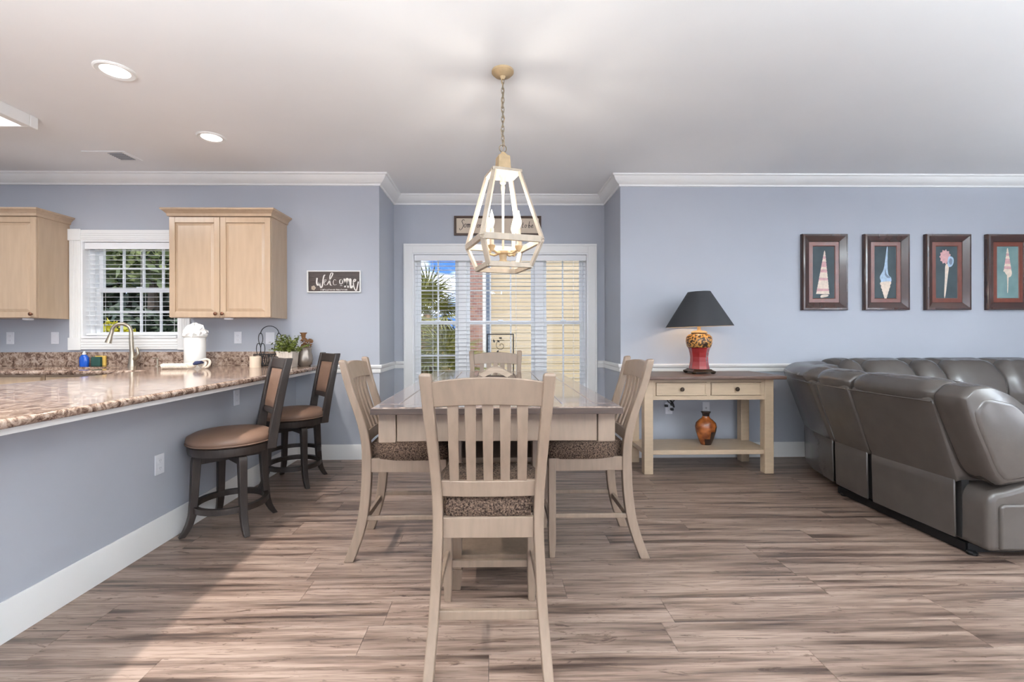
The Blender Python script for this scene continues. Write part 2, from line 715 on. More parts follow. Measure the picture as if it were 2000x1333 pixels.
rest = MB()
rp_rng = random.Random(3)
row = 0
y = 2.075 - PW * 37
FX0 = -1.96
while y < YB:
    y0, y1 = y, min(y + PW, YB)
    if y1 > RY0:
        y0 = max(y0, RY0)
        bay = (y0 + y1) / 2 > YW
        xa, xb = (-1.13, 1.247) if bay else (FX0, RX1)
        x = xa - rp_rng.uniform(0.05, PL - 0.15)
        while x < xb - 1e-4:
            x0, x1 = max(x, xa), min(x + PL, xb)
            if x1 - x0 > 0.01:
                cx, cy, lx, ly = (x0 + x1) / 2, (y0 + y1) / 2, x1 - x0, y1 - y0
                if y0 > -0.6:
                    key = (round(lx, 3), round(ly, 3))
                    if key not in plank_mesh:
                        o = mk('plank', plank_mb(lx, ly), 'plank', fl, loc=(cx, cy, 0))
                        plank_mesh[key] = o.data
                    else:
                        o = bpy.data.objects.new('plank', plank_mesh[key])
                        COL.objects.link(o)
                        o.location = (cx, cy, 0)
                        o.parent = fl
                else:
                    rest.box(x0 + .0005, x1 - .0005, y0 + .0005, y1 - .0005, -0.012, 0)
            x += PL
    y += PW
o = mk('rear_planks', rest, 'plank', fl)
o['kind'] = 'stuff'
o = mk('kitchen_planks', MB().box(RX0, FX0, RY0, YW, -0.012, 0), 'plank', fl)

# ---- ceiling and roof slab
ce = mk('ceiling', MB().box(RX0 - T, RX1 + T, RY0 - T, YB + T, CEIL, CEIL + 0.2), 'ceiling_paint')
tag(ce, 'flat white ceiling over kitchen, dining and living room', 'ceiling', kind='structure')


def wall_y(name, x0, x1, y0, y1, z0, z1, holes, label):
    m = MB()
    xs = x0
    for (a, b, c, d) in sorted(holes):
        if a > xs:
            m.box(xs, a, y0, y1, z0, z1)
        if c > z0:
            m.box(a, b, y0, y1, z0, c)
        m.box(a, b, y0, y1, d, z1)
        xs = b
    m.box(xs, x1, y0, y1, z0, z1)
    return tag(mk(name, m, 'wall_paint'), label, 'wall', kind='structure')


def wall_x(name, x0, x1, y0, y1, z0, z1, holes, label):
    m = MB()
    ys = y0
    for (a, b, c, d) in sorted(holes):
        if a > ys:
            m.box(x0, x1, ys, a, z0, z1)
        if c > z0:
            m.box(x0, x1, a, b, z0, c)
        m.box(x0, x1, a, b, d, z1)
        ys = b
    m.box(x0, x1, ys, y1, z0, z1)
    return tag(mk(name, m, 'wall_paint'), label, 'wall', kind='structure')


BX0, BX1 = -1.130, 1.247
KW = (-4.007, -3.07, 1.195, 2.145)      # kitchen window opening
BW = (-0.920, 1.057, 0.565, 2.141)      # bay window opening
wall_y('wall_back_left', RX0, BX0, YW, YW + T, -0.012, CEIL, [KW], 'blue-grey kitchen wall with white window and wall cabinets')
wall_y('wall_back_right', BX1, RX1, YW, YW + T, -0.012, CEIL, [], 'blue-grey living room wall with four shell pictures')
wall_x('wall_bay_left', BX0 - T, BX0, YW + T, YB + T, -0.012, CEIL, [], 'short blue-grey side wall of window recess, kitchen side')
wall_x('wall_bay_right', BX1, BX1 + T, YW + T, YB + T, -0.012, CEIL, [], 'short blue-grey side wall of window recess, sofa side')
wall_y('wall_bay_back', BX0, BX1, YB, YB + T, -0.012, CEIL, [BW], 'blue-grey wall of window recess around the wide window')
wall_x('wall_left', RX0 - T, RX0, RY0 - T, YW + T, -0.012, CEIL, [], 'far kitchen side wall outside the picture on the left')
wall_x('wall_right', RX1, RX1 + T, RY0 - T, YW + T, -0.012, CEIL, RIGHT_OPEN, 'living room side wall beyond the sofa on the right')
wall_y('wall_rear', RX0, RX1, RY0 - T, RY0, -0.012, CEIL, REAR_OPEN, 'wall with glass doors behind the viewer')
# glazing of the unseen walls
k = 3
for (a, b, c, d) in REAR_OPEN:
    w = thing('window_%d' % k, 'glass door panel %s of the wall behind the viewer' % ('kitchen side', 'middle', 'sofa side')[k - 3], 'window', ((a + b) / 2, RY0, c), kind='structure')
    hw, hh = (b - a) / 2, d - c
    fr = MB()
    for x0, x1, z0, z1 in ((-hw, -hw + .07, 0, hh), (hw - .07, hw, 0, hh), (-.04, .04, 0, hh), (-hw, hw, 0, .08), (-hw, hw, hh - .08, hh)):
        fr.box(x0, x1, -0.09, -0.04, z0, z1)
    mk('frame', fr, 'vinyl_white', w)
    mk('pane', MB().box(-hw + .07, hw - .07, -0.068, -0.062, .08, hh - .08), 'glass', w)
    k += 1
for (a, b, c, d) in RIGHT_OPEN:
    w = thing('window_%d' % k, 'white side window %s beyond the sofa' % ('farther', 'nearer')[k - 6], 'window', (RX1, (a + b) / 2, c), kind='structure')
    hw, hh = (b - a) / 2, d - c
    fr = MB()
    for y0, y1, z0, z1 in ((-hw, -hw + .07, 0, hh), (hw - .07, hw, 0, hh), (-.03, .03, 0, hh), (-hw, hw, 0, .08), (-hw, hw, hh - .08, hh)):
        fr.box(0.04, 0.09, y0, y1, z0, z1)
    mk('frame', fr, 'vinyl_white', w)
    mk('pane', MB().box(0.062, 0.068, -hw + .07, hw - .07, .08, hh - .08), 'glass', w)
    k += 1

# ---- crown moulding, chair rail, baseboards (one mitred run each)
CROWN = [(0, 2.684), (0.012, 2.684), (0.016, 2.700), (0.040, 2.712), (0.068, 2.738), (0.082, 2.766), (0.096, 2.772), (0.100, 2.785), (0, 2.785)]
cr_path = [(RX0, RY0), (RX0, YW), (BX0, YW), (BX0, YB), (BX1, YB), (BX1, YW), (RX1, YW), (RX1, RY0)]
m = MB()
sweep(m, cr_path, CROWN)
tag(mk('trim_1', m, 'trim_white', smooth=True, angle=25), 'white crown moulding running around the ceiling edge', 'moulding', kind='structure')
RAIL = [(0, 0.848), (0.010, 0.848), (0.014, 0.866), (0.012, 0.884), (0.026, 0.900), (0.030, 0.918), (0.026, 0.926), (0, 0.926)]
m = MB()
sweep(m, [(-1.944, YW), (BX0, YW), (BX0, YB), (-1.011, YB)], RAIL)
tag(mk('trim_2', m, 'trim_white', smooth=True, angle=25), 'white chair rail between bar counter and wide window', 'chair rail', kind='structure')
m = MB()
sweep(m, [(1.162, YB), (BX1, YB), (BX1, YW), (RX1, YW)], RAIL)
tag(mk('trim_3', m, 'trim_white', smooth=True, angle=25), 'white chair rail from wide window past the console table', 'chair rail', kind='structure')
BASE = [(0, 0), (0.016, 0), (0.016, 0.110), (0.012, 0.122), (0.012, 0.132), (0.006, 0.146), (0, 0.146)]
m = MB()
sweep(m, [(-1.944, YW), (BX0, YW), (BX0, YB), (BX1, YB), (BX1, YW), (RX1, YW), (RX1, RY0)], BASE)
tag(mk('baseboard_back', m, 'trim_white', smooth=True, angle=25), 'white baseboard along the back wall and window recess', 'baseboard', kind='structure')

# ---- peninsula half wall
PX = -1.944
wl_ = mk('wall_peninsula', MB().box(PX - 0.11, PX, 0.35, YW, -0.012, 0.888), 'wall_paint')
tag(wl_, 'blue-grey half wall under the granite bar counter', 'wall', kind='structure')
m = MB()
BASE_P = [(0, 0), (0.016, 0), (0.016, 0.118), (0.012, 0.130), (0.012, 0.142), (0.006, 0.158), (0, 0.158)]
sweep(m, [(PX, 0.35), (PX, YW)], BASE_P)
tag(mk('baseboard_peninsula', m, 'trim_white', smooth=True, angle=25), 'tall white baseboard along the bar half wall', 'baseboard', kind='structure')


# ---- windows with double-hung sashes
def sash(win, nm, xa, xb, za, zb, yc, ncol, nrow, st=0.038, mt=0.016):
    """sash frame with muntins and one pane per light"""
    s = MB()
    d = 0.016
    s.box(xa, xa + st, yc - d, yc + d, za, zb)
    s.box(xb - st, xb, yc - d, yc + d, za, zb)
    s.box(xa + st, xb - st, yc - d, yc + d, za, za + st)
    s.box(xa + st, xb - st, yc - d, yc + d, zb - st, zb)
    so = mk(nm, s, 'vinyl_white', win)
    gx0, gx1, gz0, gz1 = xa + st, xb - st, za + st, zb - st
    cw, rh = (gx1 - gx0) / ncol, (gz1 - gz0) / nrow
    for i in range(1, ncol):
        x = gx0 + i * cw
        mk('muntin', MB().box(x - mt / 2, x + mt / 2, yc - 0.010, yc + 0.010, gz0, gz1), 'vinyl_white', so)
    for i in range(1, nrow):
        z = gz0 + i * rh
        mk('muntin', MB().box(gx0, gx1, yc - 0.009, yc + 0.009, z - mt / 2, z + mt / 2), 'vinyl_white', so)
    for i in range(ncol):
        for j in range(nrow):
            mk('pane', MB().box(gx0 + i * cw + .001, gx0 + (i + 1) * cw - .001, yc - 0.002, yc + 0.002,
                                gz0 + j * rh + .001, gz0 + (j + 1) * rh - .001), 'glass', so)
    return so


def build_window(name, label, op, yw, units, zmeet, casing_w, head_h, ylow, yup, corner_blocks=False, apron=0.0):
    a, b, c, d = op
    w = thing(name, label, 'window', (0, 0, 0), kind='structure')
    cs = MB()
    # side casings, head casing and apron: flat boards with a raised back band
    cw = casing_w
    for x0, x1 in ((a - cw, a), (b, b + cw)):
        cs.box(x0, x1, yw - 0.018, yw, c - apron, d + head_h)
    cs.box(a, b, yw - 0.018, yw, d, d + head_h)
    if apron:
        cs.box(a, b, yw - 0.018, yw, c - apron, c)
    mk('casing', cs, 'trim_white', w, bevel=0.003)
    fl_ = MB()
    if corner_blocks:
        for x0, x1 in ((a - cw - .006, a + .004), (b - .004, b + cw + .006)):
            for z0, z1 in ((d - .004, d + head_h + .006), (c - apron - .006, c + .004)):
                fl_.box(x0, x1, yw - 0.028, yw - .018, z0, z1)
        for q in (0.2, 0.42, 0.64):
            for x0 in (a - cw, b):
                fl_.box(x0 + cw * q, x0 + cw * (q + .12), yw - 0.022, yw - 0.018, c, d)
            fl_.box(a, b, yw - 0.022, yw - 0.018, c - apron * (1 - q), c - apron * (.88 - q))
            fl_.box(a, b, yw - 0.022, yw - 0.018, d + head_h * q, d + head_h * (q + .12))
    else:
        fl_.box(a - cw - .004, b + cw + .004, yw - 0.026, yw - .018, d + head_h - .02, d + head_h + .004)
        for x0, x1 in ((a - cw - .004, a - cw + .018), (b + cw - .018, b + cw + .004)):
            fl_.box(x0, x1, yw - 0.026, yw - .018, c - apron, d + head_h - .02)
    mk('back_band', fl_, 'trim_white', w, bevel=0.002)
    jb = MB()
    e = 0.014
    y1 = yw + T
    jb.box(a, a + e, yw - .01, y1, c, d)
    jb.box(b - e, b, yw - .01, y1, c, d)
    jb.box(a + e, b - e, yw - .01, y1, d - e, d)
    jb.box(a + e, b - e, yw - .03, y1, c, c + e + .006)
    mk('jamb', jb, 'vinyl_white', w)
    for i, (x0, x1, nc) in enumerate(units):
        sash(w, 'upper_sash', x0, x1, zmeet - 0.008, d - 0.020, yup, nc, 2)
        sash(w, 'lower_sash', x0, x1, c + 0.022, zmeet + 0.024, ylow, nc, 2)
        lk = MB().box((x0 + x1) / 2 - .03, (x0 + x1) / 2 + .03, ylow - 0.03, ylow + 0.01, zmeet + 0.024, zmeet + 0.040)
        mk('sash_lock', lk, 'vinyl_white', w, bevel=0.006)
    for i in range(len(units) - 1):
        x0, x1 = units[i][1], units[i + 1][0]
        mk('mullion', MB().box(x0, x1, ylow - 0.045, y1, c + .02, d - e), 'vinyl_white', w, bevel=0.003)
    # outer stops that close the gap between jamb and sash
    st = MB()
    x0, x1 = units[0][0], units[-1][1]
    if x0 - a > 0.02:
        st.box(a + e, x0, ylow - 0.03, y1, c + .02, d - e)
    if b - x1 > 0.02:
        st.box(x1, b - e, ylow - 0.03, y1, c + .02, d - e)
    if st.v:
        mk('side_stop', st, 'vinyl_white', w)
    return w


build_window('window_1', 'wide white triple window with blind in recess behind the table', BW, YB,
             [(-0.884, -0.413, 2), (-0.320, 0.459, 3), (0.560, 1.020, 2)], 1.354, 0.094, 0.10, YB + 0.095, YB + 0.128)
build_window('window_2', 'white kitchen window with blind above the sink', KW, YW,
             [(-3.945, -3.09, 4)], 1.662, 0.108, 0.10, YW + 0.105, YW + 0.138, corner_blocks=True, apron=0.11)


# ---- horizontal blinds, each slat its own piece
def blind(name, label, x0, x1, yc, ztop, zbot, pitch, cords, val_h=0.066, tilt=0.0):
    t = thing(name, label, 'blind', ((x0 + x1) / 2, yc, zbot), group='white slatted window blinds')
    hw = (x1 - x0) / 2
    H = ztop - zbot
    mk('valance', MB().box(-hw, hw, -0.034, -0.024, H - val_h, H), 'blind_white', t, bevel=0.003)
    mk('headrail', MB().box(-hw + .01, hw - .01, -0.022, 0.024, H - 0.045, H - .002), 'blind_white', t)
    n = int((H - val_h - 0.03) / pitch)
    s0 = None
    for i in range(n):
        z = H - val_h + 0.02 - (i + 1) * pitch + pitch * .35
        if s0 is None:
            mbs = MB()
            prof = [(-0.024, -0.0012), (-0.008, 0.0), (0.008, 0.0), (0.024, -0.0012), (0.024, 0.0006), (0.008, 0.0018), (-0.008, 0.0018), (-0.024, 0.0006)]
            mbs.prism(prof, 'x', -hw + .006, hw - .006)
            s0 = mk('slat', mbs, 'blind_white', t, loc=(0, 0, z), rot=(math.radians(tilt), 0, 0))
        else:
            c = s0.copy()
            COL.objects.link(c)
            c.parent = t
            c.location = (0, 0, z)
    zr = H - val_h + 0.02 - n * pitch + pitch * .35
    mk('bottom_rail', MB().box(-hw + .006, hw - .006, -0.025, 0.025, 0.002, 0.020), 'blind_white', t, bevel=0.004)
    for cx in cords:
        m = MB()
        m.box(cx - (x0 + x1) / 2 - .0012, cx - (x0 + x1) / 2 + .0012, -0.0275, -0.026, 0.015, H - .04)
        m.box(cx - (x0 + x1) / 2 - .0012, cx - (x0 + x1) / 2 + .0012, 0.026, 0.0275, 0.015, H - .04)
        mk('ladder_cord', m, 'blind_white', t)
    return t


b1 = blind('window_blind', 'wide open white slat blind in the triple window', -0.902, 1.039, YB + 0.042, 2.124, 0.590, 0.0455,
           [-0.86, -0.70, -0.40, -0.33, 0.245, 0.47, 0.53, 0.90, 1.0], tilt=-0.6)
mk('tilt_wand', MB().tube([(0.915, -0.036, 1.45), (0.917, -0.037, 0.75)], 0.004), 'blind_white', b1)
blind('window_blind', 'open white slat blind in the kitchen window over the sink', -3.99, -3.087, YW + 0.042, 2.128, 1.220, 0.0455,
      [-3.95, -3.84, -3.45, -3.13], tilt=5.0)

# ================================================================== OUTSIDE
g = mk('lawn', MB().box(-30, 30, YB + T + 0.01, 60, -0.55, -0.45), 'grass')
tag(g, 'green lawn outside the windows', 'lawn', kind='structure')

# ---- neighbour's house seen through the wide window
nh = thing('neighbor_house', 'tan lap-sided neighbouring house with brick corner seen through wide window', 'house', (0, 10.0, -0.45))
NX0, NX1, NH = -0.10, 9.0, 6.0
mk('wall_core', MB().box(NX0 - 0.1, NX1, 0.06, 4.0, 0, NH), 'siding', nh)
sd = None
ez = 0.17
i = 0
z = 0.55
while z < NH - ez:
    m = MB()
    m.prism([(0.06, 0), (0.034, 0), (0.036, 0.006), (0.045, ez + .006), (0.06, ez + .006)], 'x', NX0, NX1)
    if sd is None:
        sd = mk('siding_board', m, 'siding', nh, loc=(0, 0, z))
    else:
        c = sd.copy()
        COL.objects.link(c)
        c.parent = nh
        c.location = (0, 0, z)
    z += ez
mk('foundation', MB().box(NX0 - 0.2, NX1, 0.02, 0.2, 0, 0.55), 'foundation_grey', nh)
mk('brick_pier', MB().box(-0.70, -0.26, -0.12, 0.5, 0, NH), 'brick', nh)
mk('corner_board', MB().box(-0.26, -0.175, -0.04, 0.3, 0, NH), 'fascia_white', nh)
mk('downspout', MB().box(-0.175, -0.098, -0.09, -0.01, 0.1, NH), 'downspout_grey', nh, bevel=0.01)
m = MB()
m.prism([(-0.7, NH - .1), (4.4, NH - .1), (1.9, NH + 1.6)], 'x', -1.1, NX1 + .3)
mk('roof', m, 'roof_dark', nh)


# ---- palms
def fan_leaf(rng, R=0.75, n=22):
    m = MB()
    # stem along +x then fan of folded leaflets
    m.tube([(0, 0, 0), (0.35, 0, 0.10), (0.7, 0, 0.12)], [0.016, 0.012, 0.008], 5)
    base = Vector((0.7, 0, 0.12))
    for i in range(n):
        a = math.radians(-125 + 250 * i / (n - 1)) + rng.uniform(-.04, .04)
        L = R * (0.75 + 0.25 * math.cos(a / 1.6)) * rng.uniform(.9, 1.05)
        d = Vector((math.cos(a), math.sin(a), 0.12))
        s = Vector((-math.sin(a), math.cos(a), 0))
        prev = None
        pts = []
        for j, (t, w) in enumerate(((0.03, .012), (.4, .026), (.75, .018), (1.0, .002))):
            p = base + d * L * t + Vector((0, 0, -0.38 * L * t ** 2.6))
            pts.append((p - s * w, p + Vector((0, 0, -0.008)), p + s * w))
        for j in range(3):
            n0 = len(m.v)
            m.v += [tuple(q) for q in pts[j] + pts[j + 1]]
            m.face((n0, n0 + 1, n0 + 4, n0 + 3))
            m.face((n0 + 1, n0 + 2, n0 + 5, n0 + 4))
    return m


def palm(loc, trunk_h, label, seed, nl=26, sc=1.0):
    rng = random.Random(seed)
    t = thing('fan_palm', label, 'palm', loc, group='fan palms outside the wide window')
    prof = [(0.16, 0)]
    k = int(trunk_h / 0.09)
    for i in range(k):
        prof.append((0.15 + rng.uniform(-.015, .025), i * 0.09 + .03))
        prof.append((0.12 + rng.uniform(0, .02), i * 0.09 + .085))
    prof.append((0.06, trunk_h + .1))
    mk('trunk', MB().lathe(prof, 12), 'palm_trunk', t)
    protos = [None, None]
    for i in range(nl):
        dry = i % 6 == 5
        kk = 1 if dry else 0
        if protos[kk] is None:
            o = mk('frond', fan_leaf(rng), 'palm_dry' if dry else 'palm_leaf', t)
            protos[kk] = o
        else:
            o = protos[kk].copy()
            COL.objects.link(o)
            o.parent = t
        el = rng.uniform(-70, -40) if dry else 75 - 110 * (i / nl) + rng.uniform(-8, 8)
        o.location = (0, 0, trunk_h + rng.uniform(-.1, .1))
        o.rotation_euler = (rng.uniform(-.2, .2), -math.radians(el), i * 2.399 + rng.uniform(-.2, .2))
        s = sc * rng.uniform(.85, 1.1)
        o.scale = (s, s, s)
    return t


palm((-1.20, 8.1, -0.45), 1.95, 'taller fan palm outside left sash of the wide window', 5, 40, 0.60)
palm((-0.82, 7.6, -0.45), 1.05, 'low fan palm with drooping fronds outside left sash', 9, 32, 0.60)
palm((-1.75, 9.4, -0.45), 0.9, 'farther fan palm partly hidden at the left sash edge', 12, 26, 0.55)


def leafy(mb, c, r, n, size, rng):
    for i in range(n):
        d = Vector((rng.gauss(0, 1), rng.gauss(0, 1), rng.gauss(0, 1))).normalized()
        p = Vector(c) + Vector((d.x * r[0], d.y * r[1], d.z * r[2])) * rng.uniform(.55, 1.0)
        a = Vector((rng.gauss(0, 1), rng.gauss(0, 1), rng.gauss(0, .6))).normalized()
        b = a.cross(Vector((rng.gauss(0, 1), rng.gauss(0, 1), rng.gauss(0, 1)))).normalized()
        s = size * rng.uniform(.6, 1.3)
        n0 = len(mb.v)
        mb.v += [tuple(p - a * s), tuple(p + b * s * .45), tuple(p + a * s), tuple(p - b * s * .45)]
        mb.face((n0, n0 + 1, n0 + 2, n0 + 3))


def tree(name, label, loc, blobs, leaf, mat, seed, trunk=True, cat='tree', group=None):
    rng = random.Random(seed)
    t = thing(name, label, cat, loc, group=group)
    if trunk:
        zt = min(b[0][2] for b in blobs)
        mk('trunk', MB().tube([(0, 0, 0), (0.05, 0, zt * .5), (0, .05, zt)], [0.16, .12, .08], 8), 'bark', t)
    m = MB()
    for c, r, n in blobs:
        leafy(m, c, r, n, leaf, rng)
        # dense inner volume so that the crown is not see-through
    o = mk('foliage', m, mat, t)
    o['kind'] = 'stuff'
    return t


TG = 'trees outside the kitchen window'
tree('leafy_tree', 'tall tree with sunlit crown outside the kitchen window', (-7.6, 10.2, -0.45),
     [((0, 0, 3.9), (1.9, 1.2, 1.3), 2600), ((1.6, .4, 3.4), (1.4, 1.0, 1.2), 1600)], 0.13, 'leaf_mid', 21, group=TG)
tree('leafy_tree', 'dark tree standing behind the middle of the kitchen window', (-9.4, 12.6, -0.45),
     [((-1, 0, 2.6), (3.6, 1.2, 2.8), 9000), ((2.8, .4, 2.2), (2.6, 1.2, 2.6), 7000)], 0.24, 'leaf_dark', 22, group=TG)
tree('hedge_bush', 'dark low hedge across the bottom of the kitchen window', (-7.4, 9.3, -0.45),
     [((-1.6, 0, 1.0), (1.3, .7, 1.2), 4200), ((0, 0, 1.0), (1.3, .7, 1.25), 4200), ((1.5, 0, .9), (1.3, .7, 1.2), 4200)], 0.14, 'leaf_dark', 23, trunk=False, cat='hedge')
tree('yellow_shrub', 'bright yellow-leaved shrub behind the kitchen faucet', (-5.05, 6.3, -0.45),
     [((0, 0, 1.62), (.26, .2, .17), 190), ((-.2, 0, 1.75), (.14, .12, .14), 60), ((0, 0, 1.2), (.25, .2, .35), 150)], 0.055, 'leaf_yellow', 24, cat='shrub')
tree('leafy_tree', 'pale tree far behind the palms', (-6.6, 22, -0.45),
     [((0, 0, 1.2), (3.4, 1.5, 1.2), 3200), ((4.2, 0, 1.0), (2.6, 1.5, 1.1), 2600)], 0.2, 'leaf_mid', 25, group='trees behind the palms')

# ================================================================== KITCHEN
CT = 0.925
# ---- granite worktop (one continuous L with a sink cut-out)
wt = thing('granite_worktop', 'speckled pink-brown granite worktop of the bar and sink run', 'countertop', (0, 0, 0))
m = MB()
z0, z1 = CT - 0.035, CT
m.box(-2.90, -1.665, 0.30, 3.86, z0, z1)
SX0, SX1, SY0, SY1 = -4.25, -3.45, 3.95, 4.30
m.box(RX0, SX0, 3.86, YW, z0, z1)
m.box(SX1, -1.665, 3.86, YW, z0, z1)
m.box(SX0, SX1, 3.86, SY0, z0, z1)
m.box(SX0, SX1, SY1, YW, z0, z1)
bmw = mk('slab', m, 'granite', wt)
# rounded front edges
m = MB()
for p, q in (((-1.665, 0.30, CT - .0175), (-1.665, YW, CT - .0175)),):
    m.tube([p, q], 0.0175, 10)
m.tube([(RX0 + .01, 3.86, CT - .0175), (-2.9, 3.86, CT - .0175), (-2.9, 0.30, CT - .0175)], 0.0175, 10)
mk('rounded_edge', m, 'granite', wt, smooth=True)
mk('backsplash', MB().box(RX0, -1.80, YW - 0.020, YW, CT, 1.060), 'granite', wt, bevel=0.002)
tag(mk('support_rail', MB().box(PX, -1.685, 0.34, YW - .002, CT - 0.060, CT - 0.036), 'trim_white'), 'pale board under the overhang of the granite bar', 'shelf')
sk = thing('kitchen_sink', 'steel sink basin set into the granite under the window', 'sink', ((SX0 + SX1) / 2, (SY0 + SY1) / 2, CT - .22))
w2, d2 = (SX1 - SX0) / 2 + .02, (SY1 - SY0) / 2 + .02
m = MB()
m.box(-w2, w2, -d2, d2, 0, .01)
m.box(-w2, -w2 + .01, -d2, d2, 0.01, .184)
m.box(w2 - .01, w2, -d2, d2, 0.01, .184)
m.box(-w2, w2, -d2, -d2 + .01, 0.01, .184)
m.box(-w2, w2, d2 - .01, d2, 0.01, .184)
mk('basin', m, 'steel', sk)
mk('drain', MB().lathe([(0.04, 0.01), (0.04, 0.014), (0.02, 0.012)], 16), 'black_metal', sk)


# ---- base and wall cabinets
def raised_panel(mb, x0, x1, z0, z1, y, t=0.02, rail=0.055):
    """door slab with raised centre panel; front faces -y at y"""
    mb.box(x0, x1, y, y + t, z0, z1)
    r = rail
    mb.loft([[(x0 + r, y, z0 + r), (x1 - r, y, z0 + r), (x1 - r, y, z1 - r), (x0 + r, y, z1 - r)],
             [(x0 + r + .012, y + .007, z0 + r + .012), (x1 - r - .012, y + .007, z0 + r + .012), (x1 - r - .012, y + .007, z1 - r - .012), (x0 + r + .012, y + .007, z1 - r - .012)],
             ], caps=False)
    return mb


def door(parent, name, x0, x1, z0, z1, y, knob, rail=0.05, mat='cabinet_maple'):
    """frame-and-panel door: frame proud, groove, raised field"""
    m = MB()
    t = 0.02
    r = rail
    m.box(x0, x0 + r, y, y + t, z0, z1)
    m.box(x1 - r, x1, y, y + t, z0, z1)
    m.box(x0 + r, x1 - r, y, y + t, z0, z0 + r)
    m.box(x0 + r, x1 - r, y, y + t, z1 - r, z1)
    d = mk(name, m, mat, parent, bevel=0.002)
    f = MB()
    e = 0.028
    f.loft([[(x0 + r, y + .012, z0 + r), (x1 - r, y + .012, z0 + r), (x1 - r, y + .012, z1 - r), (x0 + r, y + .012, z1 - r)],
            [(x0 + r + e, y + .002, z0 + r + e), (x1 - r - e, y + .002, z0 + r + e), (x1 - r - e, y + .002, z1 - r - e), (x0 + r + e, y + .002, z1 - r - e)]])
    mk('panel', f, mat, d)
    if knob:
        kx, kz = knob
        k = MB()
        prof = [(0.006, 0), (0.006, 0.012), (0.015, 0.018), (0.016, 0.026), (0.010, 0.031), (0.001, 0.032)]
        rings = [[(kx + rr * math.cos(2 * PI * i / 14), y - zz, kz + rr * math.sin(2 * PI * i / 14)) for i in range(14)] for rr, zz in prof]
        k.loft(rings)
        mk('knob', k, 'knob_bronze', d, smooth=True)
    return d


def wall_cabinet(x0, x1, label, corner_right, knobs):
    zb, zt = 1.378, 2.300
    c = thing('wall_cabinet', label, 'cabinet', (x0, YW, zb), group='maple wall cabinets')
    w, h, dp = x1 - x0, zt - zb, 0.305
    mk('body', MB().box(0, w, -dp, 0, 0, h), 'cabinet_maple', c, bevel=0.002)
    h2 = w / 2
    door(c, 'door', 0.004, h2 - .0025, 0.004, h - .010, -dp - .021, (h2 - .030, .035) if knobs else None)
    door(c, 'door', h2 + .0025, w - .004, 0.004, h - .010, -dp - .021, (h2 + .030, .035) if knobs == 2 else (w - .035, .035))
    # crown on top
    prof = [(0, h - .006), (0.010, h - .004), (0.014, h + .018), (0.034, h + .040), (0.048, h + .048), (0.050, h + .062), (0, h + .062)]
    m = MB()
    sweep(m, [(0, 0), (0, -dp - .021), (w, -dp - .021), (w, 0)], prof)
    m.box(0.0, w, -dp - .02, 0, h, h + .060)
    mk('cornice', m, 'cabinet_maple', c, smooth=True, angle=25)
    return c


wall_cabinet(-2.943, -2.028, 'maple wall cabinet right of the kitchen window, two doors', True, 2)
wall_cabinet(-5.035, -4.121, 'maple wall cabinet left of the kitchen window, cut by picture edge', True, 1)
for x, lab in ((-4.27, 'small white puck light under the left wall cabinet'), (-2.45, 'small puck light under the right wall cabinet')):
    p = thing('puck_light', lab, 'light', (x, YW - 0.25, 1.362), group='puck lights under the wall cabinets')
    mk('housing', MB().lathe([(0.034, 0.0), (0.038, 0.004), (0.038, 0.016)], 20), 'plate_white', p, smooth=True)
    mk('lens', MB().lathe([(0.026, -0.002), (0.026, 0.001)], 20), 'ceramic_white', p)
# base cabinets along the sink run
bx = [(-5.38, -4.68), (-4.675, -3.80), (-3.795, -2.92)]
labs = ['maple base cabinet at the far left of the sink run', 'maple base cabinet under the sink', 'maple base cabinet beside the sink near the bar']
for (x0, x1), lb in zip(bx, labs):
    c = thing('base_cabinet', lb, 'cabinet', (x0, YW - .03, 0), group='maple base cabinets')
    w = x1 - x0
    mk('body', MB().box(0, w, -0.55, 0, 0.10, CT - .036), 'cabinet_maple', c)
    mk('toe_kick', MB().box(0, w, -0.48, 0, 0, 0.10), 'seam_black', c)
    m = MB()
    d = mk('drawer', MB().box(.02, w - .02, -.57, -.551, .73, .87), 'cabinet_maple', c, bevel=0.004)
    mk('knob', MB().ball((w / 2, -.582, .80), .014), 'knob_bronze', d, smooth=True)
    door(c, 'door', .02, w / 2 - .003, .12, .715, -.571, (w / 2 - .03, .66))
    door(c, 'door', w / 2 + .003, w - .02, .12, .715, -.571, (w / 2 + .03, .66))
# base cabinets behind the half wall, facing the kitchen
for i, (y0, y1) in enumerate([(0.36, 1.55), (1.555, 2.75), (2.755, 3.82)]):
    c = thing('base_cabinet', 'maple base cabinet under the bar, %s' % ('nearest the viewer', 'middle one', 'next to the sink run')[i], 'cabinet', (PX - 0.14, y0, 0), group='maple base cabinets')
    mk('body', MB().box(-0.58, 0, 0, y1 - y0, 0.10, CT - .036), 'cabinet_maple', c)
    mk('toe_kick', MB().box(-0.51, 0, 0, y1 - y0, 0, 0.10), 'seam_black', c)
    h2 = (y1 - y0) / 2
    for a, b in ((.015, h2 - .003), (h2 + .003, y1 - y0 - .015)):
        mk('door', MB().box(-.60, -.581, a, b, .12, .87), 'cabinet_maple', c, bevel=0.004)

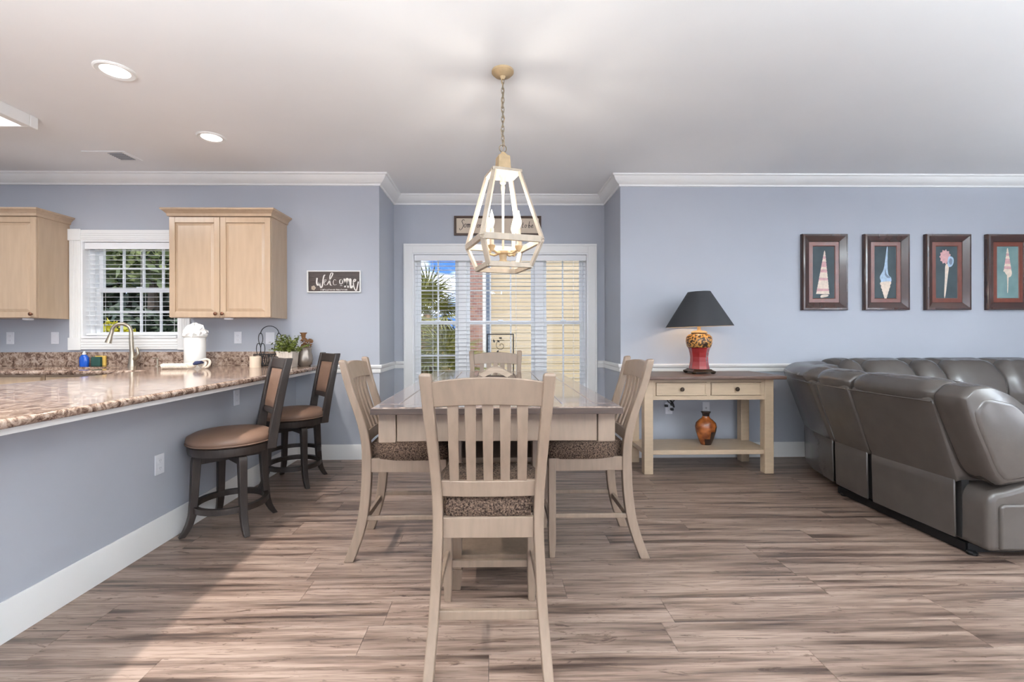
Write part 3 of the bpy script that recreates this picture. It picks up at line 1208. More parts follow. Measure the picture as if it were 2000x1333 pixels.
# ---- faucet
f = thing('kitchen_faucet', 'brushed nickel gooseneck faucet in front of the window', 'faucet', (-3.44, 4.375, CT))
mk('base', MB().lathe([(0.036, 0), (0.036, .008), (0.030, .03), (0.026, .09), (0.020, .14)], 20), 'nickel', f, smooth=True)
path = [(0, 0, .12), (-.004, -.004, .24)]
for i in range(13):
    a = PI * i / 12
    path.append((-.075 + .072 * math.cos(a), -.03 + .022 * math.cos(a), .33 + .075 * math.sin(a)))
path.append((-.158, -.058, .28))
mk('spout', MB().tube(path, [.019] * 2 + [.016] * 13 + [.017], 12), 'nickel', f, smooth=True)
mk('spray_head', MB().tube([(-.155, -.056, .30), (-.163, -.060, .26), (-.172, -.064, .225)], [.017, .022, .027], 12), 'nickel', f, smooth=True)
mk('handle', MB().tube([(.02, 0, .07), (.05, -.01, .085), (.068, -.012, .12), (.058, -.012, .165), (.05, -.012, .18)], [.020, .018, .012, .013, .008], 10), 'nickel', f, smooth=True)
# ---- soap bottle
s = thing('soap_bottle', 'small bright blue dish soap bottle against the backsplash', 'bottle', (-3.92, 4.41, CT))
mk('bottle', MB().lathe([(0.036, 0), (0.040, .01), (0.042, .05), (0.040, .085), (0.026, .105), (0.016, .112)], 20, squash=(1, .7)), 'blue_soap', s, smooth=True)
mk('cap', MB().lathe([(0.015, .112), (0.015, .128), (0.008, .132), (0.008, .146)], 14), 'ceramic_white', s, smooth=True)
# ---- sponge
s = thing('kitchen_sponge', 'upright green and yellow sponge beside the blue soap', 'sponge', (-3.80, 4.425, CT))
mk('scrub_side', MB().box(-.055, .032, -.02, .010, 0, .09), 'sponge_green', s, bevel=.006)
mk('foam_side', MB().box(-.045, .055, .012, .032, 0, .100), 'sponge_yellow', s, bevel=.006)
# ---- glass lamp-like soap dispenser nozzle near faucet
s = thing('soap_dispenser', 'small clear dispenser pump standing right of the faucet', 'dispenser', (-3.19, 4.36, CT))
mk('post', MB().lathe([(0.02, 0), (0.02, .006), (0.008, .012), (0.007, .075)], 14), 'nickel', s, smooth=True)
mk('nozzle', MB().tube([(0, 0, .072), (-.01, -.02, .082), (-.012, -.05, .078)], .006, 8), 'nickel', s, smooth=True)
# ---- coffee maker at the picture edge
c = thing('coffee_maker', 'black coffee maker cut by the left picture edge', 'coffee maker', (-4.92, 4.28, CT))
mk('body', MB().box(-.09, .09, -.10, .12, 0, .03), 'black_plastic', c, bevel=.01)
mk('column', MB().box(-.09, .09, .03, .12, .03, .32), 'black_plastic', c, bevel=.012)
mk('brew_head', MB().box(-.09, .09, -.10, .12, .25, .36), 'black_plastic', c, bevel=.02)
mk('carafe', MB().lathe([(0.055, .032), (0.068, .06), (0.066, .13), (0.045, .17), (0.048, .185)], 20, c=(0, -.035, 0)), 'black_plastic', c, smooth=True)
mk('handle', MB().tube([(.088, .04, .27), (.125, .04, .278), (.155, .04, .270)], [.008, .010, .014], 8), 'black_plastic', c, smooth=True)
# ---- terracotta dish at picture edge
d = thing('coral_dish', 'small coral-coloured patterned dish at the left picture edge', 'dish', (-4.62, 4.05, CT))
mk('bowl', MB().lathe([(0.05, 0), (0.07, .008), (0.088, .028), (0.092, .042), (0.086, .042), (0.065, .016), (0.002, .012)], 24), 'terracotta', d, smooth=True)
# ---- white canister with crumpled paper on top
c = thing('white_canister', 'tall white canister topped with crumpled white paper', 'canister', (-2.735, 4.20, CT))
mk('body', MB().lathe([(0.083, 0), (0.086, .006), (0.086, .285), (0.082, .290), (0.078, .285)], 32), 'ceramic_white', c, smooth=True)
mk('rim', MB().lathe([(0.086, .274), (0.096, .282), (0.098, .290), (0.086, .292)], 32), 'ceramic_white', c, smooth=True)
m = MB()
rg = random.Random(4)
prof = [(0.090, .290), (0.098, .306), (0.092, .330), (0.080, .350), (0.062, .372), (0.040, .384), (0.015, .394)]
rings = []
for k_, (r, z) in enumerate(prof):
    rings.append([(r * (1 + rg.uniform(-.2, .16)) * math.cos(2 * PI * i / 26 + k_ * .11), r * (1 + rg.uniform(-.2, .16)) * math.sin(2 * PI * i / 26 + k_ * .11), z + rg.uniform(-.016, .016)) for i in range(26)])
m.loft(rings)
mk('crumpled_paper', m, 'paper_white', c)
# ---- knotted rope with navy cloth
r = thing('knotted_rope', 'knotted cream rope with navy tie lying before the canister', 'rope', (-2.70, 4.02, CT))
m = MB()
for ph in (0, 2.1, 4.2):
    pts = []
    for i in range(61):
        t = i / 60
        a = t * 34 + ph
        pts.append((-.175 + .20 * t, -.035 + .028 * t + .015 * math.cos(a), .026 + .015 * math.sin(a)))
    m.tube(pts, .011, 8)
mk('twisted_cord', m, 'rope', r, smooth=True)
m = MB()
for kx, rr in ((.155, .036), (.125, .03)):
    m.tube([(kx + rr * math.cos(2 * PI * i / 20), .03 + .008 * math.sin(4 * PI * i / 20), .010 + rr + rr * math.sin(2 * PI * i / 20)) for i in range(20)], .010, 8, closed=True)
m.ball((.045, .005, .032), .036, sc=(1.2, .9, .85))
mk('knot', m, 'rope', r, smooth=True)
m = MB()
m.loft([[(.05, -.01, .02), (.05, .03, .02), (.05, .03, .035), (.05, -.01, .035)], [(.09, -.02, .036), (.09, .045, .036), (.09, .045, .068), (.09, -.02, .066)],
        [(.135, -.01, .045), (.135, .04, .045), (.135, .04, .072), (.135, -.01, .070)]])
mk('navy_tie', m, 'navy_cloth', r, bevel=.006)
# ---- candle
c = thing('pillar_candle', 'short cream pillar candle standing on the granite bar', 'candle', (-2.185, 4.19, CT))
mk('wax', MB().lathe([(0.046, 0), (0.047, .003), (0.047, .096), (0.043, .100), (0.002, .096)], 24), 'candle_cream', c, smooth=True)
mk('wick', MB().tube([(0, 0, .095), (.002, 0, .108)], .0015, 6), 'seam_black', c)
# ---- wire basket with arched handle
wb = thing('wire_basket', 'black wire basket with arched loop handle beside the candle', 'basket', (-2.10, 4.30, CT))


def ell(cx, cz, rx, rz, y=0.0, n=24):
    return [(cx + rx * math.cos(2 * PI * i / n), y, cz + rz * math.sin(2 * PI * i / n)) for i in range(n)]


for (cx, cz) in ((-.092, .262), (.078, .262), (-.112, .165), (-.072, .165), (.056, .165), (.098, .165)):
    mk('wire_loop', MB().tube(ell(cx, cz, .020, .052), .0034, 6, closed=True), 'black_metal', wb, smooth=True)
mk('handle', MB().tube([(-.007 + .085 * math.cos(PI * i / 16), 0, .305 + .075 * math.sin(PI * i / 16)) for i in range(17)], .0036, 6), 'black_metal', wb, smooth=True)
m = MB()
for yy in (-.06, .06):
    m.tube([(-.125, yy, .115), (.115, yy, .115)], .0036, 6)
    m.tube([(-.125, yy, .01), (.115, yy, .01)], .0036, 6)
for xx in (-.125, .115):
    for zz in (.01, .115):
        m.tube([(xx, -.06, zz), (xx, .06, zz)], .0036, 6)
mk('rim', m, 'black_metal', wb, smooth=True)
for yy in (-.06, .06):
    for i in range(6):
        mk('wire_loop', MB().tube(ell(-.105 + i * .040, .062, .018, .052, yy, 18), .003, 6, closed=True), 'black_metal', wb, smooth=True)
    for xx in (-.125, -.045, .035, .115):
        mk('wire_post', MB().tube([(xx, yy, 0), (xx, yy, .115)], .0036, 6), 'black_metal', wb, smooth=True)
# ---- potted plant
p = thing('potted_plant', 'bushy green plant in square whitewashed pot on the bar', 'plant', (-1.895, 4.20, CT))
m = MB()
m.loft([[(-.062, -.062, 0), (.062, -.062, 0), (.062, .062, 0), (-.062, .062, 0)],
        [(-.073, -.073, .145), (.073, -.073, .145), (.073, .073, .145), (-.073, .073, .145)],
        [(-.063, -.063, .145), (.063, -.063, .145), (.063, .063, .145), (-.063, .063, .145)],
        [(-.062, -.062, .12), (.062, -.062, .12), (.062, .062, .12), (-.062, .062, .12)]])
mk('pot', m, 'pot_whitewash', p, bevel=.003)
rg = random.Random(8)
m = MB()
for i in range(70):
    a = rg.uniform(0, 2 * PI)
    L = rg.uniform(.10, .19)
    el = rg.uniform(.15, 1.4)
    tip = Vector((math.cos(a) * math.cos(el), math.sin(a) * math.cos(el), math.sin(el))) * L
    b0 = Vector((rg.uniform(-.04, .04), rg.uniform(-.04, .04), .13))
    m.tube([tuple(b0), tuple(b0 + tip * .6 + Vector((0, 0, .012))), tuple(b0 + tip)], [.002, .0015, .0008], 4)
    for j in range(9):
        q = b0 + tip * (.3 + .7 * j / 8)
        leafy(m, q, (.012, .012, .012), 1, .017, rg)
o = mk('foliage', m, 'leaf_pot', p)
o['kind'] = 'stuff'
# ---- pewter jar with dry stems
p = thing('metal_jar', 'round pewter jar with dried brown flower behind the bar stool', 'jar', (-1.80, 4.345, CT))
mk('jar', MB().lathe([(0.045, 0), (0.066, .02), (0.074, .06), (0.070, .10), (0.060, .135), (0.062, .17), (0.066, .18), (0.058, .178), (0.052, .14)], 28), 'pewter', p, smooth=True)
m = MB()
m.tube([(0, 0, .10), (.005, 0, .22), (-.012, 0, .27)], .004, 6)
m.tube([(0.01, 0, .10), (.03, .01, .20), (.06, 0, .26)], .003, 6)
mk('stems', m, 'leaf_brown', p)
mk('dried_flower', MB().lathe([(0.008, .25), (0.018, .27), (0.022, .30), (0.036, .318), (0.030, .316), (0.004, .29)], 12, c=(-.012, 0, 0)), 'leaf_brown', p, smooth=True)
m = MB()
for i in range(26):
    leafy(m, (.02, 0, .22), (.06, .05, .06), 1, .03, rg)
mk('leaves', m, 'leaf_brown', p)


# ---- outlets and switch plates
def outlet(loc, rz, label, kind='duplex', parent_group='wall outlet plates', w=.072, h=.116):
    t = thing('outlet_plate', label, 'outlet', loc, rz, group=parent_group)
    mk('plate', MB().box(-w / 2, w / 2, -.006, 0, -h / 2, h / 2), 'plate_white', t, bevel=.002)
    if kind == 'duplex':
        for zz in (-.022, .022):
            q = MB()
            q.prism([(-.016, zz - .009), (-.010, zz - .014), (.010, zz - .014), (.016, zz - .009), (.016, zz + .009), (.010, zz + .014), (-.010, zz + .014), (-.016, zz + .009)], 'y', -.0075, -.005)
            s_ = mk('socket', q, 'plate_white', t)
            q = MB()
            for xx in (-.006, .006):
                q.box(xx - .0014, xx + .0014, -.0082, -.0073, zz - .004, zz + .006)
            q.box(-.002, .002, -.0082, -.0073, zz - .011, zz - .0075)
            mk('slots', q, 'socket_grey', s_)
    elif kind == 'switch':
        mk('rocker', MB().box(-.016, .016, -.009, -.005, -.033, .033), 'plate_white', t, bevel=.002)
    elif kind == 'jack':
        mk('jack', MB().box(-.008, .008, -.008, -.005, -.010, .008), 'socket_grey', t)
    return t


outlet((-4.69, YW, 1.196), 0, 'outlet beside the black coffee maker')
outlet((-4.264, YW, 1.196), 0, 'plain switch plate between coffee maker and kitchen window', 'switch')
outlet((-2.505, YW, 1.196), 0, 'outlet under the right wall cabinet')
outlet((-2.193, YW, 1.19), 0, 'switch plate behind the wire basket', 'switch', w=.085)
outlet((1.724, YW, .487), 0, 'outlet under the console table with a black cord hanging over it')
outlet((2.095, YW, .489), 0, 'wall jack plate behind the brown vase', 'jack')
outlet((PX, 2.665, .466), PI / 2, 'outlet low on the bar half wall near the front stool')
outlet((PX, 3.454, .746), PI / 2, 'outlet high on the bar half wall between the stools')
outlet((PX, 1.765, .744), PI / 2, 'outlet on the bar half wall at the left picture edge')

# ================================================================== CEILING FITTINGS
for (x, y, watts, lab) in ((-2.247, 2.736, 80, 'recessed ceiling light nearer the viewer, larger in view'), (-2.236, 3.636, 15, 'recessed ceiling light nearer the kitchen wall'),
                           (-2.247, 1.836, 112, 'recessed ceiling light above the bar just outside the view'), (-2.247, 0.936, 112, 'recessed ceiling light above the near bar end')):
    t = thing('recessed_light', lab, 'ceiling light', (x, y, CEIL), group='recessed ceiling lights')
    mk('trim_ring', MB().lathe([(0.105, 0.0), (0.105, -.004), (0.096, -.010), (0.074, -.006), (0.070, 0.0)], 40), 'trim_white', t, smooth=True)
    mk('lens', MB().lathe([(0.072, -.001), (0.070, -.006), (0.002, -.007)], 40), 'can_glow', t, smooth=True)
    lamp('recessed_light_glow', 'SPOT', (x, y, CEIL - .03), watts, (1.0, 0.93, 0.86), spot_size=math.radians(150), spot_blend=1.0, shadow_soft_size=0.045)
t = thing('fluorescent_box', 'white box ceiling light at the left picture edge', 'ceiling light', (-3.95, 2.72, CEIL))
m = MB()
m.box(-.66, .66, -.62, -.56, -.085, 0)
m.box(-.66, .66, .56, .62, -.085, 0)
m.box(-.66, -.60, -.56, .56, -.085, 0)
m.box(.60, .66, -.56, .56, -.085, 0)
mk('frame', m, 'trim_white', t, bevel=.006)
mk('diffuser', MB().box(-.60, .60, -.56, .56, -.07, -.06), 'tube_glow', t)
lamp('fluorescent_glow', 'AREA', (-3.95, 2.72, CEIL - .09), 16, (1.0, 0.97, 0.92), (0, 0, 0), shape='RECTANGLE', size=1.1, size_y=1.0)
t = thing('ceiling_vent', 'white ceiling vent with grey grille in front of the wall cabinets', 'vent', (-3.33, 4.01, CEIL))
mk('plate', MB().box(-.17, .19, -.10, .11, -.008, 0), 'ceiling_paint', t, bevel=.003)
mk('grille', MB().box(.03, .155, -.075, .075, -.010, -.007), 'grille_dark', t)
for i in range(7):
    mk('louver', MB().box(.03, .155, -.072 + i * .0225, -.066 + i * .0225, -.014, -.009), 'socket_grey', t)

# ---- invented uplight floor lamps, added out of view to brighten ceiling and room
def fill_torchiere(x, y, label, watts):
    t = thing('fill_torchiere_lamp', label, 'lamp', (x, y, 0), group='added fill uplights out of view')
    mk('base', MB().lathe([(0.14, 0), (0.14, .015), (0.03, .035), (0.012, .05)], 28), 'brass_dark', t, smooth=True)
    mk('pole', MB().lathe([(0.012, .05), (0.012, 1.66)], 12), 'brass_dark', t, smooth=True)
    mk('bowl', MB().lathe([(0.012, 1.64), (0.06, 1.65), (0.13, 1.70), (0.17, 1.78), (0.165, 1.78), (0.125, 1.71), (0.055, 1.665), (0.004, 1.66)], 32), 'ceramic_white', t, smooth=True)
    mk('bulb', MB().ball((0, 0, 1.715), .03), 'bulb_glow', t, smooth=True)
    lamp('fill_torchiere_glow', 'SPOT', (x, y, 1.79), watts, (0.85, 0.945, 1.0), (PI, 0, 0), spot_size=math.radians(165), spot_blend=0.3, shadow_soft_size=0.14)


fill_torchiere(2.4, -1.0, 'added fill uplight behind the viewer, middle of the living room', 720)
fill_torchiere(-1.3, -0.9, 'added fill uplight behind the viewer, kitchen side', 690)
fill_torchiere(5.9, 0.5, 'added fill uplight out of view beside the right wall', 720)

# ================================================================== CHANDELIER
ch = thing('lantern_chandelier', 'whitewashed wooden lantern chandelier hanging over the dining table', 'chandelier', (0.052, 2.715, 1.60), math.radians(17))
ZT, ZR, ZBm = 2.165 - 1.60, 1.757 - 1.60, 1.612 - 1.60
HT, HR, HB = .078, .178, .128


def cs(h, z):
    return [Vector((-h, -h, z)), Vector((h, -h, z)), Vector((h, h, z)), Vector((-h, h, z))]


top, mid, bot = cs(HT, ZT), cs(HR, ZR), cs(HB, ZBm)
for i in range(4):
    out = (mid[i] - Vector((0, 0, mid[i].z))).normalized()
    mk('upper_bar', MB().bar(top[i], mid[i], .028, .018, tuple(out)), 'chandelier_cream', ch, bevel=.0015)
    mk('lower_bar', MB().bar(mid[i], bot[i], .028, .018, tuple(out)), 'chandelier_cream', ch, bevel=.0015)
    j = (i + 1) % 4
    mk('ring_bar', MB().bar(mid[i], mid[j], .020, .036), 'chandelier_cream', ch, bevel=.0015)
    mk('bottom_bar', MB().bar(bot[i], bot[j], .022, .028), 'chandelier_cream', ch, bevel=.0015)
m = MB()
m.box(-HT - .012, HT + .012, -HT - .012, HT + .012, ZT - .004, ZT + .014)
mk('top_plate', m, 'chandelier_cream', ch, bevel=.002)
m = MB()
m.loft([[(-.040, -.040, ZT + .014), (.040, -.040, ZT + .014), (.040, .040, ZT + .014), (-.040, .040, ZT + .014)],
        [(-.034, -.034, ZT + .108), (.034, -.034, ZT + .108), (.034, .034, ZT + .108), (-.034, .034, ZT + .108)],
        [(-.022, -.022, ZT + .116), (.022, -.022, ZT + .116), (.022, .022, ZT + .116), (-.022, .022, ZT + .116)],
        [(-.008, -.008, ZT + .136), (.008, -.008, ZT + .136), (.008, .008, ZT + .136), (-.008, .008, ZT + .136)]])
mk('neck', m, 'chandelier_tan', ch, bevel=.002)
mk('loop', MB().tube([(.022 * math.cos(2 * PI * i / 20), 0, ZT + .158 + .022 * math.sin(2 * PI * i / 20)) for i in range(20)], .0032, 7, closed=True), 'antique_chain', ch, smooth=True)
zc = ZT + .176
zend = CEIL - 1.60 - .045
nl = int((zend - zc) / .030)
for i in range(nl + 1):
    zz = zc + (zend - zc) * (i + .5) / (nl + 1)
    rr = []
    for q in range(16):
        a = 2 * PI * q / 16
        u, v = .0085 * math.cos(a), .0215 * math.sin(a)
        rr.append((u, 0, zz + v) if i % 2 else (0, u, zz + v))
    mk('chain_link', MB().tube(rr, .0024, 6, closed=True), 'antique_chain', ch, smooth=True)
m = MB()
mk('cord', MB().tube([(.010 * math.sin(k_ * 1.3), .008 * math.cos(k_ * 1.7), zc - .03 + (zend - zc + .05) * k_ / 14) for k_ in range(15)], .002, 5), 'chandelier_tan', ch)
mk('canopy', MB().lathe([(0.066, CEIL - 1.60), (0.066, CEIL - 1.60 - .010), (0.052, CEIL - 1.60 - .024), (0.018, CEIL - 1.60 - .034), (0.008, CEIL - 1.60 - .050)], 32), 'chandelier_tan', ch, smooth=True)
mk('stem', MB().lathe([(0.026, ZT - .004), (0.016, ZT - .02), (0.018, ZT - .05), (0.010, ZT - .06), (0.013, ZT - .075), (0.0065, ZT - .13), (0.0065, .115)], 16), 'chandelier_cream', ch, smooth=True)
mk('hub', MB().lathe([(0.022, .115), (0.036, .108), (0.036, .096), (0.024, .088), (0.020, .060), (0.030, .040), (0.004, .03)], 20), 'chandelier_tan', ch, smooth=True)
for i in range(4):
    a = PI / 4 + i * PI / 2 - math.radians(17) + math.radians(8)
    dx, dy = math.cos(a), math.sin(a)
    rr = .112
    arm = mk('arm', MB().tube([(dx * .02, dy * .02, .10), (dx * .065, dy * .065, .092), (dx * rr, dy * rr, .108)], .007, 8), 'chandelier_tan', ch, smooth=True)
    mk('candle_cup', MB().lathe([(0.008, .095), (0.020, .118), (0.022, .128), (0.014, .130)], 14, c=(dx * rr, dy * rr, 0)), 'chandelier_tan', arm, smooth=True)
    mk('candle_sleeve', MB().lathe([(0.0125, .125), (0.0125, .225), (0.009, .228)], 14, c=(dx * rr, dy * rr, 0)), 'candle_cream', arm, smooth=True)
    mk('bulb', MB().lathe([(0.007, .225), (0.010, .237), (0.0165, .257), (0.017, .271), (0.011, .297), (0.004, .321), (0.001, .333)], 14, c=(dx * rr, dy * rr, 0)), 'bulb_glow', arm, smooth=True)
    cr, sr = math.cos(math.radians(17)), math.sin(math.radians(17))
    lamp('candle_bulb_glow', 'POINT', (0.052 + (dx * cr - dy * sr) * rr, 2.715 + (dx * sr + dy * cr) * rr, 1.60 + .350), 2.8, (1.0, 0.92, 0.82), shadow_soft_size=0.02)

# ================================================================== DINING TABLE
TX0, TX1, TY0, TY1, TZ = -0.500, 0.520, 1.845, 3.800, 0.914
tcx, tcy = (TX0 + TX1) / 2, (TY0 + TY1) / 2
tb = thing('dining_table', 'counter-height plank dining table with brown top and cream pedestal base', 'table', (tcx, tcy, 0))
hw, hl = (TX1 - TX0) / 2, (TY1 - TY0) / 2
fw = 0.095
# frame boards with eased edges
for nm, (a, b, c, d) in (('top_board', (-hw, hw, -hl, -hl + fw)), ('top_board', (-hw, hw, hl - fw, hl))):
    mk(nm, MB().box(a, b, c, d, TZ - .028, TZ), 'table_top', tb, bevel=.006, seg=3)
for sx in (-1, 1):
    a, b = (-hw, -hw + fw) if sx < 0 else (hw - fw, hw)
    mk('top_board', MB().box(a, b, -hl + fw + .001, hl - fw - .001, TZ - .028, TZ), 'table_top', tb, bevel=.005, seg=3)
npk = 6
pw = (2 * hw - 2 * fw) / npk
for i in range(npk):
    x0 = -hw + fw + i * pw
    for (c, d) in ((-hl + fw + .001, -.205), (-.204, .204), (.205, hl - fw - .001)):
        mk('top_plank', MB().box(x0 + .0008, x0 + pw - .0008, c, d, TZ - .026, TZ - .0008), 'table_top', tb, bevel=.0025, seg=1)
# dark eased edge band around the top
m = MB()
e_ = .003
m.box(-hw - e_, hw + e_, -hl - e_, -hl + .004, TZ - .029, TZ - .004)
m.box(-hw - e_, hw + e_, hl - .004, hl + e_, TZ - .029, TZ - .004)
m.box(-hw - e_, -hw + .004, -hl + .004, hl - .004, TZ - .029, TZ - .004)
m.box(hw - .004, hw + e_, -hl + .004, hl - .004, TZ - .029, TZ - .004)
mk('edge_band', m, 'table_edge', tb, bevel=.0015)
# apron with corner blocks
az0, az1 = 0.765, TZ - .029
ax, ay = hw - .018, hl - .045
for sy in (-1, 1):
    y0, y1 = (-ay, -ay + .025) if sy < 0 else (ay - .025, ay)
    mk('apron', MB().box(-ax + .075, ax - .075, y0 + (.006 if sy < 0 else 0), y1 - (.006 if sy > 0 else 0), az0, az1), 'cream_wood', tb, bevel=.002)
for sx in (-1, 1):
    x0, x1 = (-ax, -ax + .025) if sx < 0 else (ax - .025, ax)
    mk('apron', MB().box(x0 + (.006 if sx < 0 else 0), x1 - (.006 if sx > 0 else 0), -ay + .075, ay - .075, az0, az1), 'cream_wood', tb, bevel=.002)
    for sy in (-1, 1):
        a, b = (-ax, -ax + .072) if sx < 0 else (ax - .072, ax)
        c, d = (-ay, -ay + .072) if sy < 0 else (ay - .072, ay)
        mk('corner_block', MB().box(a, b, c, d, az0 - .004, az1), 'cream_wood', tb, bevel=.004)
# pedestal: four posts with bracket feet, shelf, inner panels
qx, qy0, qy1 = .220, 2.150 - tcy, 3.420 - tcy
for sx in (-1, 1):
    for yy, s in ((qy0, 1), (qy1, -1)):
        m = MB()
        x0, x1 = (-qx, -qx + .052) if sx < 0 else (qx - .052, qx)
        ya, yb = (yy, yy + .052) if s > 0 else (yy - .052, yy)
        m.box(x0, x1, ya, yb, .10, az1 - .002)
        # foot that tapers to the floor
        m.loft([[(x0 + .006, ya + .006, 0), (x1 - .006, ya + .006, 0), (x1 - .006, yb - .006, 0), (x0 + .006, yb - .006, 0)],
                [(x0 - .004, ya - .004, .09), (x1 + .004, ya - .004, .09), (x1 + .004, yb + .004, .09), (x0 - .004, yb + .004, .09)],
                [(x0 - .004, ya - .004, .10), (x1 + .004, ya - .004, .10), (x1 + .004, yb + .004, .10), (x0 - .004, yb + .004, .10)]])
        mk('leg', m, 'cream_wood', tb, bevel=.003)
mk('shelf', MB().box(-qx + .01, qx - .01, qy0 + .01, qy1 - .01, .130, .165), 'cream_wood', tb, bevel=.003)
mk('inner_panel', MB().box(-qx + .03, qx - .03, -.30, -.28, .165, az1 - .01), 'cream_wood', tb)
mk('inner_panel', MB().box(-qx + .03, qx - .03, .28, .30, .165, az1 - .01), 'cream_wood', tb)
for sx in (-1, 1):
    mk('side_panel', MB().box(*((-qx + .02, -qx + .035) if sx < 0 else (qx - .035, qx - .02)), qy0 + .05, qy1 - .05, .42, az1 - .01), 'cream_wood', tb)
mk('under_shelf', MB().box(-qx + .02, qx - .02, qy0 + .03, qy1 - .03, .60, .62), 'cream_wood', tb)

# ---- napkin holder on the table
nh_ = thing('napkin_holder', 'small arched wooden holder standing on the table', 'holder', (0.005, 3.27, TZ))


def arch(r0, y0, y1, th):
    outer, inner = [], []
    for i in range(25):
        t = -1 + 2 * i / 24
        z = .050 * math.cos(t * PI / 2) ** 1.3
        outer.append((t * .120, z + th))
        inner.append((t * .088, max(0, z * .72 - .004)))
    return outer, inner


o_, i_ = arch(0, 0, 0, .022)
m = MB()
rings = []
for yy in (-.06, .06):
    rings.append([(x, yy, z) for x, z in o_] + [(x, yy, z) for x, z in reversed(i_)])
m.loft(rings)
mk('arched_shell', m, 'napkin_wood', nh_, smooth=True, angle=50)
mk('inner_board', MB().box(-.098, .098, -.045, .045, 0, .004), 'brown_top', nh_)


# ================================================================== DINING CHAIRS
def post_y(z):
    pts = [(0, -.090), (.11, -.048), (.22, -.018), (.35, -.004), (.457, 0), (.60, 0), (.70, -.014), (.80, -.044), (.924, -.086), (1.07, -.122)]
    for (a, b), (c, d) in zip(pts, pts[1:]):
        if z <= c:
            t = (z - a) / (c - a)
            return b + (d - b) * t
    return pts[-1][1]


def post_x(z):
    pts = [(0, .208), (.25, .192), (.50, .182), (.62, .184), (.80, .194), (1.07, .210)]
    for (a, b), (c, d) in zip(pts, pts[1:]):
        if z <= c:
            return b + (d - b) * (z - a) / (c - a)
    return pts[-1][1]


def smooth_y(z):
    return (post_y(max(0, z - .04)) + post_y(z) * 2 + post_y(min(1.07, z + .04))) / 4 if .04 < z < 1.03 else post_y(z)


